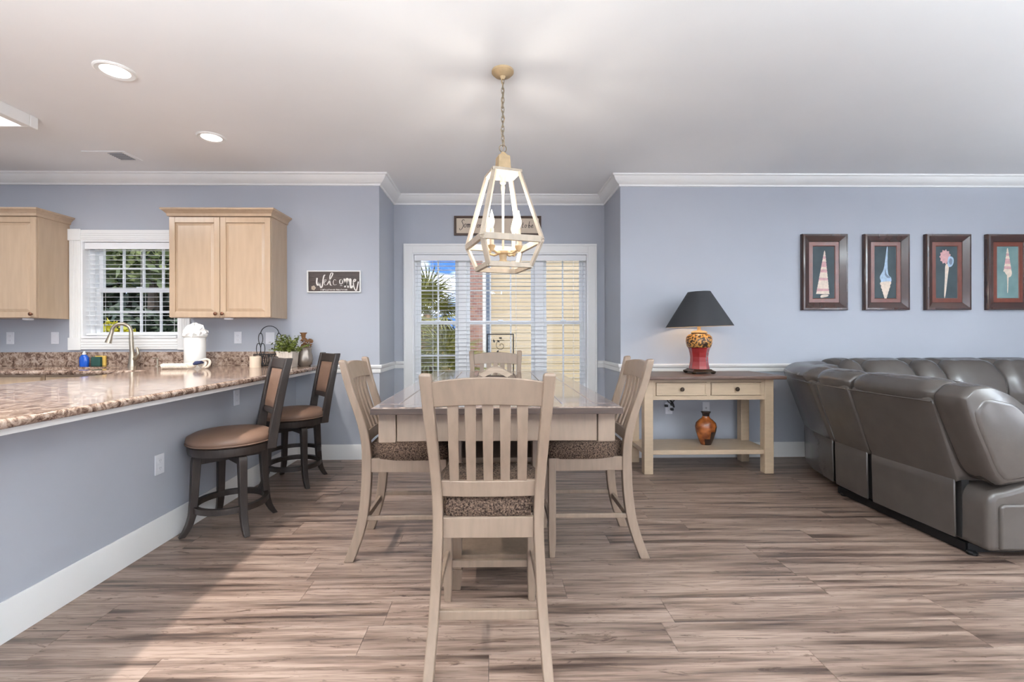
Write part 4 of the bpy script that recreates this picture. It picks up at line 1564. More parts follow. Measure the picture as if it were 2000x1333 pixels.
def build_chair(label):
    c = thing('dining_chair', label, 'chair', group='cream slat-back dining chairs')
    RY = -.21
    for s in (-1, 1):
        rings = []
        N = 22
        for i in range(N + 1):
            z = 1.070 * i / N
            x, yv = s * post_x(z), RY + smooth_y(z)
            dx = .018 + .003 * max(0, (z - .8) / .27)
            dy = .026 - .008 * max(0, (z - .5) / .57)
            rings.append([(x - dx, yv - dy, z), (x + dx, yv - dy, z), (x + dx, yv + dy, z), (x - dx, yv + dy, z)])
        x, yv = s * post_x(1.07), RY + post_y(1.07)
        rings.append([(x - .014, yv - .012, 1.078), (x + .014, yv - .012, 1.078), (x + .014, yv + .010, 1.076), (x - .014, yv + .010, 1.076)])
        mk('back_leg', MB().loft(rings), 'cream_wood', c, bevel=.004, smooth=True)
    for s in (-1, 1):
        m = MB()
        m.loft([[(s * .190 - .015, .186, 0), (s * .190 + .015, .186, 0), (s * .190 + .015, .216, 0), (s * .190 - .015, .216, 0)],
                [(s * .190 - .020, .180, .10), (s * .190 + .020, .180, .10), (s * .190 + .020, .220, .10), (s * .190 - .020, .220, .10)],
                [(s * .190 - .020, .180, .54), (s * .190 + .020, .180, .54), (s * .190 + .020, .220, .54), (s * .190 - .020, .220, .54)]])
        mk('front_leg', m, 'cream_wood', c, bevel=.004)
    # crest rail: arched top, bowed in plan
    rings = []
    for i in range(17):
        t = -1 + 2 * i / 16
        x = t * .196
        zt = 1.046 + .018 * (1 - t * t)
        zb = .958 + .010 * (1 - t * t)
        bow = -.016 * (1 - t * t)
        r = []
        for z, d in ((zb, -.011), (zt, -.011), (zt, .011), (zb, .011)):
            r.append((x, RY + smooth_y(z) + bow + d, z))
        rings.append(r)
    mk('crest_rail', MB().loft(rings), 'cream_wood', c, bevel=.003, smooth=True)
    # lower back rail
    rings = []
    for i in range(9):
        t = -1 + 2 * i / 8
        bow = -.010 * (1 - t * t)
        rings.append([(t * .172, RY + post_y(z) + bow + d, z) for z, d in ((.622, -.011), (.682, -.011), (.682, .011), (.622, .011))])
    mk('lower_rail', MB().loft(rings), 'cream_wood', c, bevel=.003, smooth=True)
    for k_ in range(5):
        t = (k_ - 2) / 2
        rings = []
        for i in range(11):
            z = .675 + (.972 - .675) * i / 10
            f = (z - .675) / .297
            x = t * (.122 - .003 * f)
            w = .0165 + .003 * f
            bow = -.011 * (1 - (t * .6) ** 2) - .012 * math.sin(PI * f)
            yv = RY + smooth_y(z) + bow
            rings.append([(x - w, yv - .006, z), (x + w, yv - .006, z), (x + w, yv + .006, z), (x - w, yv + .006, z)])
        mk('slat', MB().loft(rings), 'cream_wood', c, bevel=.002, smooth=True)
    # seat frame (four aprons)
    mk('apron', MB().box(-.165, .165, RY - .012, RY + .012, .470, .545), 'cream_wood', c, bevel=.003)
    mk('apron', MB().box(-.172, .172, .190, .212, .470, .545), 'cream_wood', c, bevel=.003)
    for s in (-1, 1):
        mk('apron', MB().bar((s * .184, RY + .02, .5075), (s * .192, .182, .5075), .022, .075), 'cream_wood', c, bevel=.003)
    # upholstered seat: rounded cushion
    m = MB()
    rings = []
    lay = [(.535, .96), (.550, 1.0), (.585, 1.015), (.606, .99), (.620, .93), (.628, .80), (.631, .45)]
    K = 28
    for z, sc in lay:
        ring = []
        for i in range(K):
            a = 2 * PI * i / K
            ca, sa = math.cos(a), math.sin(a)
            e = .28
            ux = math.copysign(abs(ca) ** e, ca)
            uy = math.copysign(abs(sa) ** e, sa)
            wy = .226 * uy * sc + .012
            wx = (.212 if wy > 0 else .196 + .016 * max(0, 1 + wy / .2)) * ux * sc
            if wy < -.15 and abs(wx) > .155:
                wx = math.copysign(.155, wx)
            ring.append((wx, wy, z))
        rings.append(ring)
    m.loft(rings)
    mk('seat_cushion', m, 'tweed', c, smooth=True, angle=60)
    # stretchers
    for s in (-1, 1):
        mk('stretcher', MB().bar((s * .195, RY - .018, .225), (s * .190, .19, .225), .016, .024), 'cream_wood', c, bevel=.003)
    mk('stretcher', MB().bar((-.185, RY - .022, .200), (.185, RY - .022, .200), .018, .034), 'cream_wood', c, bevel=.003)
    mk('stretcher', MB().bar((-.175, .200, .170), (.175, .200, .170), .022, .032), 'cream_wood', c, bevel=.003)
    return c


chair = build_chair('cream slat-back chair at near table end, back to the viewer')
chair.location = (-.024, 1.872, 0)
CG = 'cream slat-back dining chairs'
dup(chair, (-.480, 2.655, 0), -PI / 2, 'cream slat-back chair at long table side toward the bar stools', CG)
dup(chair, (.510, 2.665, 0), PI / 2, 'cream slat-back chair at long table side toward the console', CG)
dup(chair, (.008, 3.655, 0), PI, 'cream slat-back chair at far table end before the window', CG)


# ================================================================== BAR STOOLS
def build_stool(label, loc, phi, legrot, second_ring):
    s = thing('bar_stool', label, 'stool', loc, phi, group='swivel bar stools')
    # local +x is the rear (back rest)
    mk('seat_cushion', MB().lathe([(0.20, .535), (0.236, .540), (0.246, .560), (0.240, .584), (0.205, .602), (0.12, .612), (0.002, .615)], 44), 'tan_vinyl', s, smooth=True, angle=60)
    mk('welt', MB().tube([(.244 * math.cos(2 * PI * i / 44), .244 * math.sin(2 * PI * i / 44), .546) for i in range(44)], .005, 6, closed=True), 'tan_vinyl', s, smooth=True)
    mk('seat_rim', MB().lathe([(0.205, .480), (0.232, .484), (0.236, .500), (0.236, .530), (0.228, .538), (0.20, .538)], 44), 'dark_wood', s, smooth=True)
    mk('swivel_plate', MB().lathe([(0.12, .458), (0.12, .482)], 24), 'black_metal', s)
    m = MB()
    for a in (legrot - phi, legrot - phi + PI / 2):
        d = Vector((math.cos(a), math.sin(a), 0)) * .20
        m.bar(tuple(-d + Vector((0, 0, .442))), tuple(d + Vector((0, 0, .442))), .045, .036)
    mk('cross_frame', m, 'dark_wood', s)
    for i in range(4):
        a = legrot - phi + i * PI / 2
        u = Vector((math.cos(a), math.sin(a), 0))
        v = Vector((-u.y, u.x, 0))
        rings = []
        for z, r, h in ((0, .268, .016), (.03, .248, .018), (.07, .228, .019), (.12, .214, .020), (.20, .206, .021), (.32, .200, .022), (.44, .194, .024), (.465, .190, .024), (.478, .180, .020)):
            rings.append([tuple(u * (r + dx) + v * dy + Vector((0, 0, z))) for dx, dy in ((-h, -h), (h, -h), (h, h), (-h, h))])
        mk('leg', MB().loft(rings), 'dark_wood', s, bevel=.004, smooth=True)
    n = 44
    rings = []
    for i in range(n):
        a = 2 * PI * i / n
        rings.append([(r * math.cos(a), r * math.sin(a), z) for r, z in ((.186, .135), (.214, .135), (.214, .170), (.186, .170))])
    mk('foot_ring', MB().loft(rings, closed=True), 'dark_wood', s, smooth=True)
    if second_ring:
        rings = []
        for i in range(21):
            a = second_ring - phi - PI / 2 + PI * i / 20
            rings.append([(r * math.cos(a), r * math.sin(a), z) for r, z in ((.186, .240), (.212, .240), (.212, .270), (.186, .270))])
        mk('foot_rest', MB().loft(rings), 'dark_wood', s, smooth=True)
    # back rest
    hwid = .165

    def bx(z):
        return .196 + .085 * max(0, (z - .50)) / .56 + .02 * ((z - .5) / .56) ** 2

    for sg in (-1, 1):
        rings = []
        for i in range(13):
            z = .485 + (1.062 - .485) * i / 12
            x = bx(z)
            w = .019
            dp = .030 - .008 * i / 12
            y = sg * (hwid - .012 + .016 * i / 12)
            rings.append([(x - dp, y - w, z), (x + dp, y - w, z), (x + dp, y + w, z), (x - dp, y + w, z)])
        mk('back_post', MB().loft(rings), 'dark_wood', s, bevel=.005, smooth=True)

    def crossbar(z0, z1, bow, th, nm, mat, wid=hwid - .012, bev=.004):
        rings = []
        for i in range(11):
            t = -1 + 2 * i / 10
            b = bow * (1 - t * t)
            rings.append([(bx(z) + b + d, t * wid, z) for z, d in ((z0, -th), (z1, -th), (z1, th), (z0, th))])
        return mk(nm, MB().loft(rings), mat, s, bevel=bev, smooth=True)
    crossbar(.990, 1.056, .014, .015, 'top_rail', 'dark_wood')
    crossbar(.690, .722, .010, .013, 'lower_rail', 'dark_wood')
    crossbar(.718, .995, .012, .008, 'back_board', 'dark_wood')
    rings = []
    N = 11
    for i in range(N):
        t = -1 + 2 * i / (N - 1)
        z = .857 + t * .127
        bulge = .016 * (1 - t ** 6)
        row_ = []
        for j in range(9):
            q = -1 + 2 * j / 8
            row_.append((bx(z) + .012 * (1 - q * q) - .008 - bulge * (1 - q ** 6), q * (hwid - .030), z))
        for j in range(9):
            q = 1 - 2 * j / 8
            row_.append((bx(z) + .012 * (1 - q * q) - .004, q * (hwid - .030), z))
        rings.append(row_)
    mk('back_pad', MB().loft(rings), 'tan_vinyl', s, smooth=True, angle=60)
    return s


build_stool('dark wooden bar stool nearer the viewer with tan seat', (-1.690, 2.945, 0), math.radians(40), math.radians(47), None)
build_stool('dark wooden bar stool nearer the back wall with tan seat', (-1.672, 3.815, 0), math.radians(40), math.radians(45), math.radians(100))

# ================================================================== CONSOLE TABLE, LAMP, VASE
CX0, CX1 = 1.296, 2.430
ct = thing('console_table', 'cream console table with two drawers and brown top', 'table', ((CX0 + CX1) / 2, 4.15, 0))
hw = (CX1 - CX0) / 2
yf, yr = 3.925 - 4.15, 4.385 - 4.15
TOPZ = .858
mk('top', MB().box(-hw - .070, hw + .070, yf - .075, yr + .045, TOPZ - .030, TOPZ), 'brown_top', ct, bevel=.008, seg=3)
L_ = .078
for sx in (-1, 1):
    for yy, s in ((yf, 1), (yr, -1)):
        x0, x1 = (-hw, -hw + L_) if sx < 0 else (hw - L_, hw)
        y0, y1 = (yy, yy + L_) if s > 0 else (yy - L_, yy)
        mk('leg', MB().box(x0, x1, y0, y1, 0, TOPZ - .031), 'cream_console', ct, bevel=.005)
mk('side_apron', MB().box(-hw + .012, -hw + .032, yf + L_, yr - L_, .645, TOPZ - .031), 'cream_console', ct)
mk('side_apron', MB().box(hw - .032, hw - .012, yf + L_, yr - L_, .645, TOPZ - .031), 'cream_console', ct)
mk('back_apron', MB().box(-hw + L_, hw - L_, yr - .032, yr - .012, .645, TOPZ - .031), 'cream_console', ct)
m = MB()
fy0, fy1 = yf + .010, yf + .030
m.box(-hw + L_, hw - L_, fy0, fy1, .645, .682)
m.box(-hw + L_, hw - L_, fy0, fy1, .797, TOPZ - .031)
m.box(-hw + L_, -hw + L_ + .026, fy0, fy1, .682, .797)
m.box(hw - L_ - .026, hw - L_, fy0, fy1, .682, .797)
m.box(-.019, .019, fy0, fy1, .682, .797)
mk('front_frame', m, 'cream_console', ct, bevel=.0015)
for a, b in ((-hw + L_ + .029, -.022), (.022, hw - L_ - .029)):
    m = MB()
    m.box(a, b, fy0 - .004, fy1, .685, .794)
    d = mk('drawer', m, 'cream_console', ct, bevel=.002)
    e = MB()
    bd = .012
    for x0, x1, z0, z1 in ((a, b, .685, .685 + bd), (a, b, .794 - bd, .794), (a, a + bd, .685 + bd, .794 - bd), (b - bd, b, .685 + bd, .794 - bd)):
        e.box(x0, x1, fy0 - .010, fy0 - .004, z0, z1)
    mk('bead', e, 'cream_console', d, bevel=.003)
    kx = (a + b) / 2
    k = MB()
    prof = [(0.007, .004), (0.007, .016), (0.017, .022), (0.019, .028), (0.014, .036), (0.001, .038)]
    k.loft([[(kx + r * math.cos(2 * PI * i / 14), fy0 - zz, .740 + r * math.sin(2 * PI * i / 14)) for i in range(14)] for r, zz in prof])
    mk('knob', k, 'brass_dark', d, smooth=True)
mk('lower_shelf', MB().box(-hw + .008, hw - .008, yf + .020, yr - .010, .165, .205), 'cream_console', ct, bevel=.004)
# ---- cord hanging at the outlet
m = MB()
pts = [(1.735, YW - .02, .640)]
for i in range(30):
    t = i / 29
    pts.append((1.735 + .05 * math.sin(t * 9.5) * (1 - .3 * t), YW - .03 - .012 * math.sin(t * 6), .62 - .10 * t + .045 * math.sin(t * 14)))
cd = thing('lamp_cord', 'black bundled cord with plugs hanging behind the console', 'cord', (1.735, YW, .45))
mk('cable', MB().tube([(p[0] - 1.735, p[1] - YW, p[2] - .45) for p in pts], .0045, 6), 'black_plastic', cd, smooth=True)
for dx, dz in ((-.045, .065), (.010, .030), (.012, .078)):
    mk('plug', MB().box(dx - .014, dx + .014, -.045, -.012, dz - .012, dz + .012), 'black_plastic', cd, bevel=.005)

# ---- table lamp
lp = thing('table_lamp', 'table lamp with black cone shade and red and gold urn base', 'lamp', (1.888, 4.175, TOPZ))
m = MB()
m.loft([[(-.105, -.105, .014), (.105, -.105, .014), (.105, .105, .014), (-.105, .105, .014)], [(-.108, -.108, .022), (.108, -.108, .022), (.108, .108, .022), (-.108, .108, .022)],
        [(-.085, -.085, .034), (.085, -.085, .034), (.085, .085, .034), (-.085, .085, .034)], [(-.080, -.080, .042), (.080, -.080, .042), (.080, .080, .042), (-.080, .080, .042)]])
mk('plinth', m, 'brass_dark', lp, bevel=.003)
for sx in (-1, 1):
    for sy in (-1, 1):
        mk('foot', MB().ball((sx * .088, sy * .088, .010), .018, 10, 6, (1.2, 1.2, .55)), 'brass_dark', lp, smooth=True)
mk('red_body', MB().lathe([(0.090, .042), (0.084, .070), (0.078, .110), (0.077, .150), (0.082, .190), (0.090, .225), (0.097, .240)], 8, rot=PI / 8), 'lamp_red', lp)
mk('gold_collar', MB().lathe([(0.094, .238), (0.104, .246), (0.112, .280), (0.114, .310), (0.108, .338), (0.090, .356), (0.070, .364), (0.062, .368)], 32), 'lamp_gold_pattern', lp, smooth=True)
mk('neck', MB().lathe([(0.062, .366), (0.072, .372), (0.068, .382), (0.050, .390), (0.022, .394), (0.015, .402), (0.015, .440), (0.010, .445)], 24), 'chandelier_tan', lp, smooth=True)
mk('bulb', MB().ball((0, 0, .505), .030, 14, 10, (1, 1, 1.25)), 'bulb_glow', lp, smooth=True)
mk('harp_rod', MB().tube([(0, 0, .44), (0, 0, .48)], .010, 8), 'brass_dark', lp)
sh = MB()
prof = [(0.292, .430), (0.098, .752), (0.095, .752), (0.288, .430)]
n = 40
tilt = math.radians(1.6)
rings = []
for r, z in prof:
    rings.append([(r * math.cos(2 * PI * i / n), r * math.sin(2 * PI * i / n), z + math.sin(tilt) * r * math.cos(2 * PI * i / n)) for i in range(n)])
m = MB()
m.loft(rings[:2], caps=False)
k0 = len(m.f)
m.mi = 1
m.loft(rings[2:], caps=False)
m.mi = 0
m.loft([rings[1], rings[2]], caps=False)
m.loft([rings[3], rings[0]], caps=False)
mk('lamp_shade', m, ['shade_black', 'shade_lining'], lp, smooth=True, angle=60)
m = MB()
for i in range(3):
    a = i * 2 * PI / 3
    m.tube([(0, 0, .735), (.094 * math.cos(a), .094 * math.sin(a), .748)], .002, 5)
m.tube([(0, 0, .53), (0, 0, .745)], .003, 6)
mk('shade_spider', m, 'brass_dark', lp)
lamp('table_lamp_glow', 'POINT', (1.888, 4.175, TOPZ + .56), 2.6, (1.0, 0.86, 0.68), shadow_soft_size=0.03)

# ---- vase on the lower shelf
v = thing('amber_vase', 'amber and dark brown vase on the lower console shelf', 'vase', (1.938, 4.15, .205))
prof = [(0.044, 0), (0.048, .004), (0.070, .060), (0.090, .125), (0.096, .165), (0.088, .200), (0.060, .228), (0.036, .246), (0.030, .262), (0.034, .285), (0.046, .302), (0.042, .303), (0.026, .27)]
m = MB()
n = 36
rings = [[(r * math.cos(2 * PI * i / n), r * .8 * math.sin(2 * PI * i / n), z) for i in range(n)] for r, z in prof]
m.loft(rings)
# dark sweep across the lower right and neck: faces chosen by place on the vase
for fi, f_ in enumerate(m.f):
    x = sum(m.v[i][0] for i in f_) / len(f_)
    z = sum(m.v[i][2] for i in f_) / len(f_)
    dark = z > .258 or (x > .072 - .72 * (.17 - z) and z < .20) or z < .012
    m.m[fi] = 1 if dark else 0
mk('body', m, ['vase_amber', 'vase_dark'], v, smooth=True, angle=60)


# ================================================================== PICTURES AND SIGNS
def frame_sweep(mb, w, h, prof):
    """rectangular picture frame; prof = (inset, height toward the room); lies in xz, faces -y"""
    rings = []
    for (sx, sz) in ((-1, -1), (1, -1), (1, 1), (-1, 1)):
        rings.append([(sx * (w / 2 - u), -t, sz * (h / 2 - u)) for u, t in prof])
    mb.loft(rings, closed=True)
    return mb


def poly_flat(mb, pts, y=-.0105, th=.0008):
    mb.loft([[(x, y, z) for x, z in pts], [(x, y - th, z) for x, z in pts]])


def shell_auger(mb, s=1.0, cx=0, cz=0, hgt=.42, wid=.095, segs=15, lean=.0):
    for i in range(segs):
        t0, t1 = i / segs, (i + 1) / segs
        z1, z0 = cz + hgt / 2 - hgt * t0, cz + hgt / 2 - hgt * t1
        w0, w1 = wid / 2 * t0 + .002, wid / 2 * t1 + .003
        mb.mi = (0, 1, 0, 1, 0)[i % 5] if i % 3 else 1
        off = lean * (t0 - .5)
        poly_flat(mb, [(cx + off - w1 - .003, z0), (cx + off + w1 + .002, z0 - .003), (cx + off + w0, z1), (cx + off - w0, z1)], -.0105 - .0003 * (i % 2))


def curve_poly(pts, n=6):
    out = []
    k = len(pts)
    for i in range(k):
        p0, p1, p2, p3 = [Vector(pts[(i + j - 1) % k]) for j in range(4)]
        for q in range(n):
            t = q / n
            v_ = .5 * ((2 * p1) + (-p0 + p2) * t + (2 * p0 - 5 * p1 + 4 * p2 - p3) * t * t + (-p0 + 3 * p1 - 3 * p2 + p3) * t ** 3)
            out.append((v_.x, v_.y))
    return out


PIC = [(3.273, 'dark framed picture of pink striped cone shell, leftmost of four', 'art_teal'),
       (3.895, 'dark framed picture of pale blue spindle shell, second of four', 'art_teal'),
       (4.515, 'dark framed picture of long-stemmed ruffled shell, third of four', 'art_teal'),
       (5.135, 'dark framed picture of pink shell with thin stem, cut by picture edge', 'art_sea')]
for i, (x, lab, bgm) in enumerate(PIC):
    t = thing('framed_picture', lab, 'picture', (x, YW, 1.833), group='four framed shell pictures')
    mk('outer_frame', frame_sweep(MB(), .455, .757, [(0, 0), (0, .030), (.006, .040), (.022, .042), (.074, .020), (.078, .014), (.078, 0)]), 'frame_brown', t, smooth=True, angle=30)
    mk('inner_frame', frame_sweep(MB(), .299, .601, [(0, 0), (0, .016), (.036, .016), (.044, .008), (.044, 0)]), 'frame_red', t)
    mk('canvas', MB().box(-.108, .108, -.0105, 0, -.258, .258), bgm, t)
    m = MB()
    if i == 0:
        shell_auger(m, hgt=.43, wid=.125, segs=16, lean=-.02)
        m.mi = 1
        poly_flat(m, curve_poly([(.0, -.222), (-.03, -.232), (-.03, -.252), (.0, -.250), (.04, -.240), (.045, -.225)]), -.011)
    elif i == 1:
        m.mi = 2
        poly_flat(m, curve_poly([(.015, .245), (-.002, .12), (-.018, .03), (-.055, -.045), (-.045, -.085), (-.04, -.11), (.05, -.10), (.058, -.055), (.03, -.02), (.022, .08), (.024, .235)]))
        for q, (z, wd) in enumerate(((-.10, .048), (-.135, .040), (-.165, .031), (-.192, .023), (-.216, .016), (-.236, .010))):
            m.mi = 1
            poly_flat(m, curve_poly([(-wd, z), (wd * 1.05, z + .008), (wd * .85, z - .032), (-wd * .8, z - .034)]), -.0112 - .0002 * q)
        m.mi = 3
        poly_flat(m, curve_poly([(.0, .03), (.012, -.02), (.05, -.05), (.02, -.055), (-.006, -.02)]), -.0118)
    elif i == 2:
        pts = []
        for q in range(22):
            a = 2 * PI * q / 22
            r = .066 if q % 2 else .052
            pts.append((-.014 + r * .9 * math.cos(a), .155 + r * 1.15 * math.sin(a)))
        m.mi = 0
        poly_flat(m, pts)
        m.mi = 2
        poly_flat(m, curve_poly([(.03, .16), (.065, .145), (.07, .10), (.05, .06), (.02, .055), (.008, .09), (.015, .14)]), -.0114)
        m.mi = 3
        poly_flat(m, curve_poly([(.034, .14), (.056, .125), (.055, .09), (.038, .075), (.024, .10)]), -.0122)
        m.mi = 1
        poly_flat(m, curve_poly([(-.012, .07), (.022, .07), (.010, -.05), (-.014, -.235), (-.026, -.235), (-.018, -.05)]), -.0112)
    else:
        shell_auger(m, hgt=.235, wid=.075, segs=9, cz=.125)
        m.mi = 1
        poly_flat(m, curve_poly([(-.04, .02), (.035, .01), (.038, -.03), (.015, -.05), (-.008, -.03), (-.03, .0)]), -.0114)
        poly_flat(m, curve_poly([(-.006, -.02), (.010, -.03), (.006, -.12), (.002, -.20), (-.004, -.20), (-.004, -.12)]), -.0110)
    mk('shell_print', m, ['shell_pink', 'shell_cream', 'shell_blue', 'shell_grey'], t)


def stroke(mb, pts, w, y, n=8, taper=True):
    """brush stroke of width w along smoothed points, in the xz plane"""
    P = []
    k = len(pts)
    for i in range(k - 1):
        p0, p1, p2, p3 = [Vector(pts[max(0, min(k - 1, i + j - 1))]) for j in range(4)]
        for q in range(n):
            t = q / n
            P.append(.5 * ((2 * p1) + (-p0 + p2) * t + (2 * p0 - 5 * p1 + 4 * p2 - p3) * t * t + (-p0 + 3 * p1 - 3 * p2 + p3) * t ** 3))
    P.append(Vector(pts[-1]))
    L, R = [], []
    for i, p in enumerate(P):
        d = (P[min(i + 1, len(P) - 1)] - P[max(i - 1, 0)])
        d.normalize()
        nrm = Vector((-d.y, d.x))
        ww = w * (.45 + .75 * abs(d.y)) / 2
        L.append(p + nrm * ww)
        R.append(p - nrm * ww)
    for i in range(len(P) - 1):
        n0 = len(mb.v)
        for q in (L[i], R[i], R[i + 1], L[i + 1]):
            mb.v.append((q.x, y, q.y))
        for q in (L[i], R[i], R[i + 1], L[i + 1]):
            mb.v.append((q.x, y - .0012, q.y))
        for f_ in ((0, 1, 2, 3), (7, 6, 5, 4), (0, 4, 5, 1), (1, 5, 6, 2), (2, 6, 7, 3), (3, 7, 4, 0)):
            mb.face([n0 + a for a in f_])


# ---- "welcome" board left of the recess (units: board is .51 x .205)
t = thing('welcome_sign', 'small dark wooden sign with white script lettering and white frame', 'sign', (-1.566, YW, 1.742))
mk('frame', frame_sweep(MB(), .520, .214, [(0, 0), (0, .026), (.010, .026), (.012, .016), (.012, 0)]), 'trim_white', t, bevel=.001)
for i in range(4):
    mk('board_plank', MB().box(-.249, .249, -.016, -.002, -.0955 + i * .0478, -.0955 + (i + 1) * .0478 - .0008), 'sign_dark', t)
m = MB()
Y_ = -.0162
# w e l c o (thin, partly worn) then bold m e
stroke(m, [(-.165, .035), (-.168, -.010), (-.160, -.035), (-.148, -.030), (-.140, .0)], .012, Y_)
stroke(m, [(-.140, .0), (-.136, -.040), (-.126, -.060), (-.114, -.040), (-.108, .010), (-.098, .055), (-.085, .066)], .010, Y_)
stroke(m, [(-.098, -.012), (-.082, .004), (-.078, .018), (-.092, .016), (-.098, -.010), (-.088, -.034), (-.066, -.030)], .004, Y_)
stroke(m, [(-.066, -.030), (-.044, .010), (-.020, .055), (-.012, .080), (-.026, .084), (-.038, .060), (-.042, .020), (-.036, -.030), (-.020, -.036)], .008, Y_)
stroke(m, [(.020, .012), (.004, .020), (-.008, -.004), (.0, -.032), (.024, -.028)], .004, Y_)
stroke(m, [(.070, .022), (.056, .012), (.056, -.014), (.068, -.024), (.082, -.010), (.080, .014), (.070, .022), (.086, .010)], .008, Y_)
stroke(m, [(.058, -.040), (.080, -.038)], .008, Y_)
stroke(m, [(.098, .028), (.108, -.010), (.106, -.056)], .013, Y_)
stroke(m, [(.106, -.040), (.116, .010), (.126, .030), (.136, .015), (.136, -.060)], .013, Y_)
stroke(m, [(.136, -.040), (.146, .010), (.156, .026), (.162, .010), (.160, -.050), (.170, -.062), (.180, -.040)], .013, Y_)
stroke(m, [(.184, -.010), (.204, .004), (.210, .018), (.198, .022), (.188, .0), (.190, -.040), (.202, -.076), (.216, -.088), (.226, -.050), (.236, .0)], .009, Y_)
mk('script_lettering', m, 'print_white', t)
m = MB()
rg = random.Random(2)
x = -.128
while x < .13:
    # small capitals worn beyond reading: uprights and bars only
    m.box(x, x + .0032, Y_ - .001, Y_, -.088, -.073)
    if rg.random() < .75:
        zz = rg.choice((-.088, -.082, -.0755))
        m.box(x + .003, x + .009, Y_ - .001, Y_, zz, zz + .003)
    if rg.random() < .5:
        m.box(x + .008, x + .0105, Y_ - .001, Y_, -.088, -.073)
    x += .0148
mk('small_lettering', m, 'print_white', t)
m = MB()
for i in range(5):
    a = 2 * PI * i / 5
    poly_flat(m, [(-.200 + .012 * math.cos(a) + .011 * math.cos(q * PI / 4), -.062 + .012 * math.sin(a) + .011 * math.sin(q * PI / 4)) for q in range(8)], Y_, .001)
mk('painted_flower', m, 'sign_beige', t)

# ---- long framed sign over the wide window
t = thing('framed_sign', 'long beige framed sign above the wide window behind chandelier', 'sign', (0.038, YB, 2.449))
mk('frame', frame_sweep(MB(), .980, .220, [(0, 0), (0, .022), (.018, .022), (.026, .014), (.026, 0)]), 'sign_frame_brown', t, bevel=.001)
mk('board', MB().box(-.466, .466, -.012, -.001, -.086, .086), 'sign_beige', t)
m = MB()
Y_ = -.0122


def script(mb, txt, x, z, h, w):
    G = {
        'S': [[(.7, .95), (.45, 1.1), (.2, .85), (.45, .55), (.6, .25), (.35, -.2), (.0, -.35), (-.15, -.1)]],
        'o': [[(.5, .45), (.2, .5), (.05, .2), (.25, 0), (.5, .2), (.45, .45), (.75, .4)]],
        'm': [[(.0, .5), (.05, 0)], [(.05, .3), (.25, .5), (.35, 0)], [(.35, .3), (.55, .5), (.62, .05), (.75, .05)]],
        'e': [[(.0, .2), (.4, .3), (.35, .5), (.1, .4), (.05, .1), (.3, 0), (.6, .15)]],
        'r': [[(.0, .5), (.08, 0)], [(.08, .3), (.25, .5), (.45, .45)]],
        't': [[(.25, .9), (.15, .2), (.25, 0), (.45, .1)], [(.0, .55), (.45, .58)]],
        'b': [[(.15, 1.1), (.05, .5), (.05, .05), (.3, .0), (.45, .25), (.25, .45), (.1, .3)]],
    }
    for c in txt:
        if c in G:
            for s_ in G[c]:
                stroke(mb, [(x + a * h * .62 + b * h * .12, z + b * h) for a, b in s_], w, Y_, 6)
            x += h * (.62 if c == 'm' else .46)
        else:
            x += h * .4
    return x


script(m, 'Some', -.42, -.020, .082, .006)
script(m, 'or', -.235, -.022, .070, .005)
script(m, 'to', .27, -.022, .066, .005)
script(m, 'be', .345, -.022, .066, .006)
mk('script_lettering', m, 'print_dark', t)

# ---- black scrolled metal stand in front of the wide window
st = thing('scroll_stand', 'black wrought-iron scroll panel standing before the wide window', 'stand', (.062, 4.93, 0))
m = MB()
hw, zt, zb = .147, 1.232, .62
m.box(-hw, -hw + .012, -.006, .006, 0, zt)
m.box(hw - .012, hw, -.006, .006, 0, zt)
m.box(-hw + .012, hw - .012, -.006, .006, zt - .012, zt)
m.box(-hw + .012, hw - .012, -.006, .006, zb, zb + .012)
mk('frame', m, 'black_metal', st)
m = MB()
for sx in (-1, 1):
    m.box(sx * (hw - .006) - .006, sx * (hw - .006) + .006, -.11, .11, 0, .012)
mk('feet', m, 'black_metal', st)
rg = random.Random(11)
for k_ in range(9):
    cx, cz = rg.uniform(-.08, .08), rg.uniform(zb + .08, zt - .08)
    pts = []
    s0 = rg.choice((-1, 1))
    a0 = rg.uniform(0, 6)
    for i in range(22):
        a = a0 + s0 * i * .42
        r = .006 + .0028 * i
        pts.append((max(-.132, min(.132, cx + r * math.cos(a))), 0, max(zb + .01, min(zt - .014, cz + r * math.sin(a)))))
    mk('scroll', MB().tube(pts, .003, 6), 'black_metal', st, smooth=True)
for k_ in range(14):
    cx, cz, a = rg.uniform(-.12, .12), rg.uniform(zb + .04, zt - .04), rg.uniform(0, 6)
    m = MB()
    pts = [(0, .020), (.010, .004), (.006, -.014), (0, -.018), (-.006, -.014), (-.010, .004)]
    m.loft([[(cx + x * math.cos(a) - z * math.sin(a), yy, cz + x * math.sin(a) + z * math.cos(a)) for x, z in pts] for yy in (-.002, .002)])
    mk('iron_leaf', m, 'black_metal', st)

# ================================================================== SECTIONAL SOFA
sf = thing('sectional_sofa', 'dark grey leather reclining sectional sofa along the right', 'sofa', (2.58, 3.0, 0))
SO = Vector((2.58, 3.0, 0))


def offset_path(path):
    P = [Vector(p) for p in path]
    N = []
    for i, p in enumerate(P):
        t = (P[min(i + 1, len(P) - 1)] - P[max(i - 1, 0)]).normalized()
        N.append(Vector((-t.y, t.x)))      # left of travel
    return P, N


def resample(path, n):
    P = [Vector(p) for p in path]
    d = [0]
    for a, b in zip(P, P[1:]):
        d.append(d[-1] + (b - a).length)
    out = []
    for i in range(n):
        s = d[-1] * i / (n - 1)
        for k in range(len(P) - 1):
            if s <= d[k + 1] + 1e-9:
                t = (s - d[k]) / max(1e-9, d[k + 1] - d[k])
                out.append(P[k].lerp(P[k + 1], t))
                break
    return out


